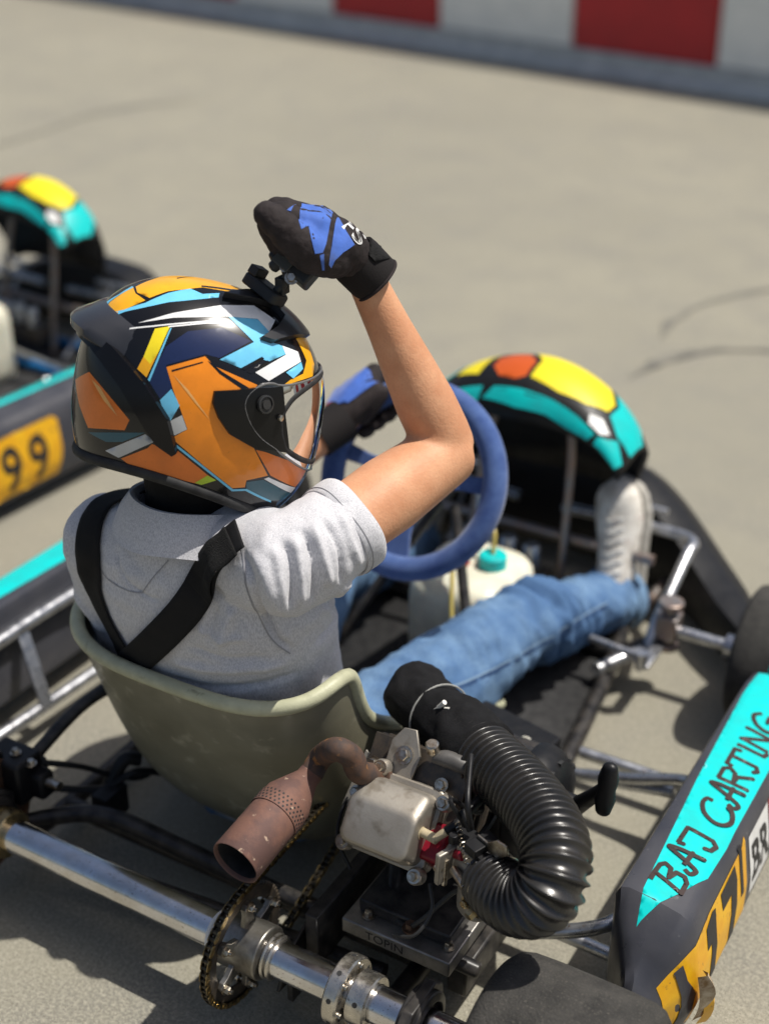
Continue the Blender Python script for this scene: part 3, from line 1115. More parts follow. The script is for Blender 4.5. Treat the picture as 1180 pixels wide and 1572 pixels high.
for i in range(7):
    t = i/6
    p = V(.699+.006*sin(4*t), .232+.018*t, .12-.07*t)
    tv.append([p, p+V(.010, .012, .004*sin(6*t)), p+V(.006, .026, 0)])
mb.rings(tv, closed_ring=False)
mb.build('torn_flap', yellow_vinyl, podR)
# sponsor sticker in front of the number
pod_side(podR, bR, 1, [(.47, .20), (.56, .20), (.56, .10), (.47, .10)], 'sticker', white_vinyl, .0010)
pod_side(podR, bR, 1, [(.565, .20), (.66, .20), (.66, .12), (.565, .12)], 'sticker', red_vinyl, .0010)
vs, fs = text_shape('BR', .08, .002)
pod_side(podR, bR, 1, None, 'sticker_print', ink_black, .0018, extra=([(.476+v.x*.85, .118+v.y*1.1) for v in vs], fs))

# ---- moulded seat: stations along its spine, each a U
def seat_mesh():
    cx = -.042
    S_ = [((.64, .075), (.66, .135), .232), ((.52, .052), (.545, .185), .226), ((.41, .045), (.44, .240), .220), ((.31, .052), (.345, .290), .214), ((.245, .085), (.285, .332), .212),
          ((.195, .15), (.255, .365), .212), ((.160, .23), (.238, .402), .212), ((.132, .31), (.226, .436), .212), ((.108, .385), (.214, .456), .212), ((.094, .435), (.204, .464), .212)]
    sp_ = catmull([V(0, a[0][0], a[0][1]) for a in S_], 4)
    tp_ = catmull([V(0, a[1][0], a[1][1]) for a in S_], 4)
    ww_ = catmull([V(a[2], 0, 0) for a in S_], 4)
    rings = []
    for s_, t_, w_ in zip(sp_, tp_, ww_):
        r = []
        for j in range(41):
            a = -pi/2+pi*j/40
            sx_, cs = math.copysign(abs(sin(a))**.60, a), cos(a)
            h = 1-abs(cs)**.80
            p = s_+(t_-s_)*h
            r.append(V(cx+w_.x*sx_*(1+.03*h), p.y, p.z))
        rings.append(r)
    return rings
srings = seat_mesh()
mb = MB()
mb.rings(srings, closed_ring=False)
seat = mb.build('seat', glassfibre, kart, angle=180)
s = seat.modifiers.new('solid', 'SOLIDIFY')
s.thickness = .006
s.offset = 0
# rolled pale rim all the way round
edge = [r[-1] for r in srings]+list(reversed(srings[-1]))[1:-1]+[r[0] for r in reversed(srings)]
edge = [e for i, e in enumerate(edge) if i == 0 or (e-edge[i-1]).length > .004]
edge = [edge[0]]+[ (edge[i-1]+edge[i]*2+edge[i+1])/4 for i in range(1, len(edge)-1)]+[edge[-1]]
edge = [edge[0]]+[ (edge[i-1]+edge[i]*2+edge[i+1])/4 for i in range(1, len(edge)-1)]+[edge[-1]]
mb = MB()
mb.tube(edge, .0108, 14, roundcap=1)
mb.build('rim', glassfibre_rim, seat)


# ================================================================ engine on the right of the seat
EA = V(0, -.80, .60).normalized()          # cylinder axis, leaning back towards the camera
EU, EV_ = V(1, 0, 0), V(0, .60, .80).normalized()
mb = MB()
mb.box((.315, .34, .225), (.16, .17, .11))
mb.lathe([(.065, -.1), (.078, -.085), (.078, .075), (.065, .085)], (.32, .34, .235), (1, 0, 0), 40)
mb.box((.315, .33, .19), (.16, .24, .05))
mb.box(V(.305, .24, .295), (.10, .10, .11), (EU, EV_, EA))
engine = mb.build('engine', black_paint, kart, bevel=.006)
# cooling fins
for k in range(7):
    c = V(.305, .255, .262)+EA*(.022*k-.01)+V(0, 0, .008)
    fm = MB()
    fm.box(c, (.145, .128, .004), (EU, EV_, EA))
    fm.build('cooling_fin', iron, engine, bevel=.001)
# cylinder head and valve cover
HC = V(.303, .118, .330)
mb = MB()
def rrect(hw, hh, r, n=6):
    out = []
    for cx_, cy_, a0 in ((hw-r, hh-r, 0), (-hw+r, hh-r, pi/2), (-hw+r, -hh+r, pi), (hw-r, -hh+r, 3*pi/2)):
        for k in range(n+1):
            a = a0+pi/2*k/n
            out.append((cx_+r*cos(a), cy_+r*sin(a)))
    return out
def rr_loft(mb, c, levels, u, v, w):
    rings = [[V(c)+u*(a+ou)+v*(b+ov)+w*h for a, b in rrect(hw, hh, r)] for hw, hh, r, h, ou, ov in levels]
    mb.rings(rings)
rr_loft(mb, HC-EA*.035, [(.058, .055, .012, 0, 0, 0), (.058, .055, .012, .028, 0, 0)], EU, EV_, EA)
mb.build('cylinder_head', cast, engine, bevel=.002)
mb = MB()
rr_loft(mb, HC, [(.058, .053, .014, -.006, 0, 0), (.058, .053, .014, -.001, 0, 0), (.0525, .047, .013, .0, 0, 0), (.052, .0465, .013, .019, 0, 0), (.0515, .045, .013, .025, 0, -.001), (.0495, .0315, .013, .041, 0, -.010),
     (.048, .029, .012, .0435, 0, -.0115), (.043, .024, .010, .045, 0, -.012)], EU, EV_, EA)
vc = mb.build('valve_cover', cast, engine, angle=50)
for a, b in ((-.056, -.049), (.054, -.056), (.062, .043), (-.036, .058)):
    p = HC+EU*a+EV_*b
    MB().lathe([(.0115, -.006), (.0115, .006), (.0095, .010)], p, EA, 18).build('cover_lug', cast, vc)
for a, b in ((-.056, -.049), (.054, -.056), (.062, .043), (-.036, .058)):
    p = HC+EU*a+EV_*b+EA*.009
    m2 = MB()
    m2.bolt(p, EA, .0065, .006)
    m2.build('bolt', zinc, vc)
mb = MB()
mb.cyl(HC+EU*.048+EV_*(.002)+EA*.022, HC+EU*.075+EV_*(.0)+EA*.026, .0065, 12)
mb.cyl(HC+EU*.072+EV_*(.0)+EA*.026, HC+EU*.084+EV_*.014+EA*.026, .0055, 12)
mb.lathe([(.009, 0), (.009, .006)], HC+EU*.046+EA*.022, EU, 12)
mb.build('breather_elbow', mat('cream_plastic', (.5, .42, .27), .45, var=.3, vs=80), vc)
mb = MB()
mb.tube(catmull([HC+EU*.084+EV_*.014+EA*.026, HC+EU*.094+EV_*.03+EA*.02, HC+EU*.10+EV_*.06+EA*-.01, HC+EU*.12+EV_*.09+EA*-.04], 5), .0065, 10)
mb.build('breather_hose', black_plastic, engine)
# brackets, spark plug lead and odd fittings above the head
mb = MB()
mb.prism([(-.022, -.02), (.02, -.02), (.024, .02), (.008, .052), (-.010, .05), (-.022, .03)], HC+EU*-.018+EV_*.066-EA*.012, EU, EV_, -.0025, .0025)
mb.prism([(-.06, -.03), (-.02, -.03), (-.03, .04), (-.05, .05)], HC+EU*-.03+EV_*.02-EA*.03, EU, EV_, -.002, .002)
mb.build('bracket', cast, engine, bevel=.001)
m2 = MB()
m2.bolt(HC+EU*-.016+EV_*.082-EA*.009, EA, .0085, .007)
m2.build('bolt', zinc, engine)
m2 = MB()
m2.bolt(HC+EU*-.050+EV_*.058+EA*.002, EA, .0075, .007)
m2.build('bolt', zinc, engine)
mb = MB()
mb.tube(catmull([HC+EU*.024+EV_*.092-EA*.01, HC+EU*.045+EV_*.096-EA*.012, HC+EU*.075+EV_*.093-EA*.02, HC+EU*.12+EV_*.09-EA*.05], 6), [.0075, .0115, .0115, .0085, .0085], 12)
mb.build('spark_plug_lead', mat('grey_rubber', (.10, .095, .09), .5, var=.3, vs=50), engine)
mb = MB()
mb.lathe([(.009, 0), (.009, .014), (.007, .016)], HC+EU*.022+EV_*.10-EA*.006, (EV_*.6+EA*.8), 16)
mb.build('plug_cap', zinc, engine)

# mounting plate with lettering and the clamp bolts
mb = MB()
mb.box((.327, .245, .150), (.165, .33, .024))
plate = mb.build('engine_mount', mat('mount_aluminium', (.34, .325, .30), .42, .8, var=.5, vs=30, vcol=(.2, .19, .175), bump=.2, bs=120, dist=.001), kart, bevel=.002)
mb = MB()
mb.box((.327, .235, .172), (.14, .26, .02))
mb.build('engine_foot', black_paint, engine, bevel=.003)
for x, y in ((.345, .092), (.395, .105), (.275, .10)):
    m2 = MB()
    m2.bolt((x, y, .182 if y < .1 else .163), (0, 0, 1), .008 if y < .1 else .006, .008)
    m2.build('bolt', mat('rusty_bolt', (.16, .10, .07), .5, .7, var=.5, vs=90) if y < .1 else zinc, plate)
vs, fs = text_shape('TOPIN', .019)
mb = MB()
mb.add([(.282+v.x*1.05, .0795, .1435+v.y) for v in vs], fs)
mb.build('lettering', ink_black, plate, recalc=False)
mb = MB()
mb.box((.327, .24, .105), (.09, .2, .07))
mb.box((.40, .2, .09), (.03, .16, .05))
mb.tube([(.38, .12, .128), (.43, .13, .115)], .012, 12)
mb.build('mount_clamp', black_paint, plate, bevel=.004)
# dark lower guard, tensioner and odds under the engine that fill the space behind the axle
mb = MB()
mb.box((.215, .16, .13), (.02, .22, .09))
mb.prism([(-.05, -.02), (.06, -.03), (.04, .05), (-.02, .03)], (.19, .05, .085), (0, 1, 0), (0, 0, 1), -.003, .003)
mb.build('chain_guard', black_paint, kart, bevel=.002)
mb = MB()
mb.box((.225, .03, .07), (.05, .010, .024), (V(1, 0, .2).normalized(), V(0, 1, 0), V(-.2, 0, 1).normalized()))
mb.box((.20, .035, .06), (.010, .04, .04))
mb.build('chain_tensioner', black_paint, kart, bevel=.002)

# recoil starter with T-shaped pull handle
mb = MB()
mb.lathe([(.083, 0), (.085, .012), (.08, .03), (.066, .045), (.04, .05)], (.40, .325, .255), (1, 0, 0), 40)
rec = mb.build('starter_housing', black_plastic, engine)
for k in range(14):
    a = 2*pi*k/14
    m2 = MB()
    d, e = V(0, cos(a), sin(a)), V(0, -sin(a), cos(a))
    m2.box(V(.440, .325, .255)+d*.060, (.006, .012, .026), (V(1, 0, 0), e, d))
    m2.build('vent_rib', matte_black, rec)
mb = MB()
hp, hd = V((0.475,0.329,0.274)), V((0.515,0.311,0.331))
mb.tube([hp-V(.02, 0, .0), hp, lerp(hp, hd, .5), hd], [.0135, .0135, .0105, .010], 14)
tu = (V((0.52,0.315,0.365))-V((0.52,0.304,0.304))).normalized()
tb, tt = V((0.52,0.302,0.305)), V((0.52,0.315,0.365))
mb.tube([tb, lerp(tb, tt, .25), lerp(tb, tt, .5), lerp(tb, tt, .75), tt], [.011, .0145, .0125, .0145, .011], 16, ell=(1, .8), roundcap=.8)
mb.build('pull_handle', black_plastic, engine)

# intake: red spacer, carburettor, clamp, corrugated hose, cloth-wrapped filter
CB = V((0.437,0.1,0.321))
mb = MB()
rr_loft(mb, V((0.37,0.13,0.303)), [(.026, .030, .008, -.02, 0, 0), (.026, .030, .008, .012, 0, 0), (.020, .024, .008, .016, 0, 0)], V(0, -.6, .8).normalized().cross(V(1, 0, 0)), V(0, -.6, .8).normalized(), V(1, 0, 0))
mb.cyl(V((0.402,0.1,0.334)), V((0.42,0.09,0.345)), .008, 14)
mb.build('intake_spacer', red_plastic, engine, bevel=.003)
CX = V(.93, -.35, -.05).normalized()           # throat axis of the carburettor
cu, cv, cw = frame(CX)
mb = MB()
mb.lathe([(.020, -.045), (.026, -.042), (.026, -.03), (.020, -.028), (.021, .01), (.028, .014), (.028, .032)], CB, CX, 28)
mb.lathe([(.018, 0), (.026, -.008), (.027, -.045), (.022, -.055), (.008, -.058)], CB+V(0, 0, -.012), (0, 0, 1), 28)
mb.box(CB+V(0, 0, .022), (.05, .035, .02), (CX, cu, cv))
mb.box(CB-CX*.036+V(0, -.012, .0), (.008, .064, .05), (CX, cu, cv))
carb = mb.build('carburettor', cast, engine, bevel=.002)
mb = MB()
mb.box(CB+cv*.034-CX*.012, (.06, .03, .008), (CX, cu, cv))
mb.box(CB+cv*.042, (.02, .04, .014), (CX, cu, cv))
mb.cyl(CB+cv*.035+cu*-.02-CX*.03, CB+cv*.048+cu*-.02-CX*.03, .006, 10)
mb.cyl(CB+cv*.05-CX*.02, CB+cv*.07-CX*.04, .005, 10)
mb.tube(catmull([CB+cv*.055-CX*.02, CB+cv*.09-CX*.03, CB+cv*.11-CX*.06+V(0, .05, 0)], 5), .004, 8)
mb.build('throttle_linkage', black_plastic, carb, bevel=.001)
mb = MB()
mb.prism([(-.026, -.006), (.010, -.008), (.026, .010), (.022, .022), (.006, .020), (-.010, .004), (-.028, .004)], CB+cv*.05+CX*.02, CX, cv, -.0015, .0015)
mb.build('choke_lever', zinc, carb, bevel=.0008)
MB().cyl(CB-CX*.03-cu*.03+cv*.012, CB-CX*.03-cu*.03+cv*-.03, .004, 10).build('idle_screw', zinc, carb)
MB().cyl(CB-cu*.025+cv*-.0-CX*.02, CB-cu*.034+cv*-.0+CX*.012, .006, 10).build('idle_screw', zinc, carb)
m2 = MB()
m2.bolt(CB-cu*.029-cv*.028+CX*.012, -cu, .006, .006)
m2.build('bolt', brass, carb)
HP = [CB+CX*.016, V((0.499,0.058,0.335)), V((0.528,0.048,0.349)), V((0.551,0.047,0.376)), V((0.556,0.06,0.404)), V((0.532,0.102,0.412)), V((0.478,0.155,0.406)), V((0.409,0.205,0.396)), V((0.339,0.25,0.386))]
HPc = catmull(HP, 14)
def resample(p_, n_):
    s_ = [0]
    for i in range(1, len(p_)):
        s_.append(s_[-1]+(p_[i]-p_[i-1]).length)
    out_, j_ = [], 0
    for k in range(n_+1):
        q = s_[-1]*k/n_
        while j_ < len(p_)-2 and s_[j_+1] < q:
            j_ += 1
        out_.append(lerp(p_[j_], p_[j_+1], (q-s_[j_])/max(1e-9, s_[j_+1]-s_[j_])))
    return out_
HPc = resample(HPc, 120)
for _ in range(90):
    HPc = [HPc[0]]+[(HPc[i-1]+HPc[i]*2+HPc[i+1])/4 for i in range(1, len(HPc)-1)]+[HPc[-1]]
Ls = [0]
for i in range(1, len(HPc)):
    Ls.append(Ls[-1]+(HPc[i]-HPc[i-1]).length)
NR = 40
path, rad = [], []
def h_at(s_):
    for i in range(1, len(HPc)):
        if s_ <= Ls[i]:
            return lerp(HPc[i-1], HPc[i], (s_-Ls[i-1])/(Ls[i]-Ls[i-1]))
    return HPc[-1]
steps = NR*10
for i in range(steps+1):
    t = i/steps
    path.append(h_at(t*Ls[-1]))
    ph = (t*NR) % 1
    ridge = math.exp(-((ph-.5)/.16)**2)
    base = interp([0, .08, .25, 1], [.036, .038, .0405, .0415], t)
    rad.append(base-.0035+.0055*ridge-.0012*math.cos(2*pi*ph))
mb = MB()
mb.tube(path, rad, 48, cap=False)
hose = mb.build('air_hose', hose_mat, kart, angle=180)
mb = MB()
mb.lathe([(.0385, -.007), (.0405, -.006), (.0405, .006), (.0385, .007)], CB+CX*.027, CX, 40, closed_prof=True)
clamp = mb.build('hose_clamp', mat('clamp_steel', (.55, .5, .42), .28, 1, var=.4, vs=60), hose)
for k in range(24):
    a = 2*pi*k/24
    d = cu*cos(a)+cv*sin(a)
    e = CX.cross(d)
    m2 = MB()
    m2.box(CB+CX*.027+d*.0406, (.008, .002, .0008), ((CX+e*.3).normalized(), e, d))
    m2.build('clamp_slot', matte_black, clamp)
m2 = MB()
m2.bolt(CB+CX*.027-cu*.03-cv*.03, -cu-cv*.3, .007, .009)
m2.build('clamp_screw', brass, clamp)
# cloth sleeve over the filter at the hose's upper end
FP = [V((0.374,0.228,0.39)), V((0.333,0.255,0.386)), V((0.302,0.272,0.383)), V((0.258,0.298,0.374)), V((0.226,0.318,0.372)), V((0.203,0.335,0.367))]
FPc = catmull(FP, 6)
mb = MB()
rings = []
for i, p in enumerate(FPc):
    t = i/(len(FPc)-1)
    tan = (FPc[min(i+1, len(FPc)-1)]-FPc[max(i-1, 0)]).normalized()
    u_, v_, _ = frame(tan)
    r0_ = interp([0, .06, .2, .45, .55, .8, .95, 1], [.047, .0475, .0475, .046, .045, .047, .043, .028], t)
    ring_ = []
    for j in range(56):
        a = 2*pi*j/56
        w = .0022*sin(3*a+9*t)+.0018*noise.noise(V(cos(a)*2.2, sin(a)*2.2, t*5))*2
        w += .0018*noise.noise(V(cos(a)*5, sin(a)*5, t*12))
        ring_.append(p+(u_*cos(a)+v_*sin(a))*(r0_+w))
    rings.append(ring_)
mb.rings(rings)
cov = mb.build('filter_sleeve', cloth_black, kart, angle=180)
tan = (FPc[17]-FPc[14]).normalized()
u_, v_, _ = frame(tan)
mb = MB()
mb.tube([FPc[15]+(u_*cos(2*pi*j/40)+v_*sin(2*pi*j/40))*.0475 for j in range(40)], .0014, 6, closed=True)
mb.build('sleeve_tie', mat('grey_tie', (.3, .3, .28), .5), cov)
mb = MB()
ct = V((0.295,0.25,0.421))
mb.box(ct, (.013, .006, .006), (V((0.313,0.25,0.437))-ct).normalized() and ((V((0.313,0.25,0.437))-ct).normalized(), V(0, 1, 0), V(0, 0, 1)))
mb.tube([V((0.28,0.252,0.407)), ct, V((0.306,0.248,0.436))], [.002, .003, .0035], 8)
mb.tube([ct, V((0.314,0.248,0.428))], .0025, 8)
mb.build('cable_tie', mat('white_nylon', (.75, .73, .66), .4), cov)

# cables, wires and a return spring round the head and carburettor
def wire(pts, r, m, name='cable'):
    MB().tube(catmull(pts, 7), r, 8).build(name, m, engine)
grey_wire = mat('grey_cable', (.03, .03, .03), .5)
wire([HC+EU*-.07+EV_*.05-EA*.05, HC+EU*-.085+EV_*.0-EA*.03, HC+EU*-.078-EV_*.05-EA*.02, HC+EU*-.05-EV_*.085-EA*.03], .0028, black_plastic)
wire([HC+EU*.07-EV_*.06-EA*.01, HC+EU*.085-EV_*.09-EA*.005, HC+EU*.075-EV_*.125, HC+EU*.04-EV_*.14-EA*.02], .0024, grey_wire)
wire([CB+cv*.05-CX*.03, CB+cv*.085-CX*.05-cu*.01, HC+EU*.10+EV_*.045-EA*.03, HC+EU*.07+EV_*.09-EA*.06, V(.30, .30, .36)], .0032, black_plastic)
wire([CB-cv*.045-CX*.01, CB-cv*.07-CX*.04, V(.36, .09, .205), V(.33, .10, .175), V(.28, .13, .17)], .0035, grey_wire, 'fuel_hose')
wire([V(.40, .10, .30), V(.415, .12, .33), V(.42, .17, .345), V(.40, .24, .33)], .0045, black_plastic, 'fuel_hose')
sp0, sp1 = CB+cv*.045-CX*.045, CB+cv*.03+CX*.004-cu*.026
su_, sv_, sw_ = frame(sp1-sp0)
MB().tube([lerp(sp0, sp1, k/70)+(su_*cos(k*.9)+sv_*sin(k*.9))*.0035 for k in range(71)], .0008, 5).build('return_spring', zinc, engine)
for p_, a_, r_ in ((HC+EU*.045+EV_*.062-EA*.012, EA, .0065), (V(.255, .105, .365), EA, .006), (CB-CX*.034+cu*.024+cv*.012, -CX, .0045), (CB-CX*.034-cu*.036+cv*.0, -cu, .005), (V(.385, .16, .30), V(1, 0, 0), .006)):
    MB().bolt(p_, a_, r_, .006).build('bolt', zinc, engine)

# black bracket box in front of the engine, with pale cap bolts
mb = MB()
mb.box((.285, .49, .190), (.15, .10, .06), (V(.97, -.2, 0).normalized(), V(.2, .97, 0).normalized(), V(0, 0, 1)))
brk = mb.build('fuel_pump_bracket', black_plastic, kart, bevel=.004)
for p in ((0.325,0.482,0.221), (0.285,0.472,0.221)):
    m2 = MB()
    m2.lathe([(.0085, 0), (.0085, .006), (.0045, .0065), (.0045, .003)], p, (0, 0, 1), 14)
    m2.build('cap_bolt', mat('pale_bolt', (.55, .53, .45), .4, .3), brk)
mb = MB()
mb.tube([(.335, .62, .075), (.45, .625, .09), (.52, .63, .1)], .010, 10)
mb.build('pod_bar', galv, kart)

# exhaust: bent header pipe, cone, muffler with perforated sleeve
XS, XE = V((0.186,0.092,0.366)), V((0.18,-0.06,0.339))
xd = (XE-XS).normalized()
mb = MB()
pp = catmull([HC+EU*-.040+EV_*.045-EA*.02, V((0.254,0.115,0.39)), V((0.247,0.108,0.416)), V((0.231,0.098,0.429)), V((0.192,0.121,0.386)), V((0.188,0.102,0.369))], 8)
mb.tube(pp, .0158, 20)
mb.lathe([(.021, -.004), (.021, .004)], pp[2], (pp[3]-pp[1]), 20)
header = mb.build('exhaust_header', rust_dark, kart)
mb = MB()
L_ = (XE-XS).length
mb.lathe([(.016, -.012), (.0165, 0), (.027, .026), (.0335, .042), (.034, L_-.001), (.033, L_), (.031, L_-.002), (.031, .05)], XS, xd, 48, cap=False)
muff = mb.build('exhaust_silencer', rust, kart, angle=50)
mb = MB()
mb.lathe([(.0307, L_-.006), (.0305, .06), (.001, .06)], XS, xd, 32, cap=False)
mb.build('silencer_bore_shade', matte_black, muff)  # black liner added so the open end looks dark inside
mb = MB()
mb.lathe([(.0347, 0), (.0350, .0), (.0350, .022), (.0347, .022)], XS+xd*.052, xd, 48, cap=False, closed_prof=True)
band = mb.build('perforated_sleeve', rust, muff)
u_, v_, w_ = frame(xd)
hm = MB()
for r_ in range(4):
    for k in range(34):
        a = 2*pi*(k+.5*(r_ % 2))/34
        d = u_*cos(a)+v_*sin(a)
        p = XS+xd*(.0555+.005*r_)
        hm.lathe([(.0015, 0), (.0015, .0003)], p+d*.0350, d, 6)
tag(hm.build('perforation', matte_black, band), kind='stuff')


# ================================================================ helmet: shell outline and printed panels
def helm_r(f, s, u):
    """distance from the helmet's centre to its skin along a local direction (forward, right, up)"""
    l = sqrt(f*f+s*s+u*u)
    f, s, u = f/l, s/l, u/l
    af = .161 if f > 0 else .156
    au = .1475 if u > 0 else .18
    p = 2.2
    r = ((abs(f)/af)**p+(abs(s)/.122)**p+(abs(u)/au)**p)**(-1/p)
    d = f*.86-u*.51
    r += .013*math.exp(-((1-d)/.10))
    d = -f*.80+u*.60
    r += .008*math.exp(-((1-d)/.12))
    return r
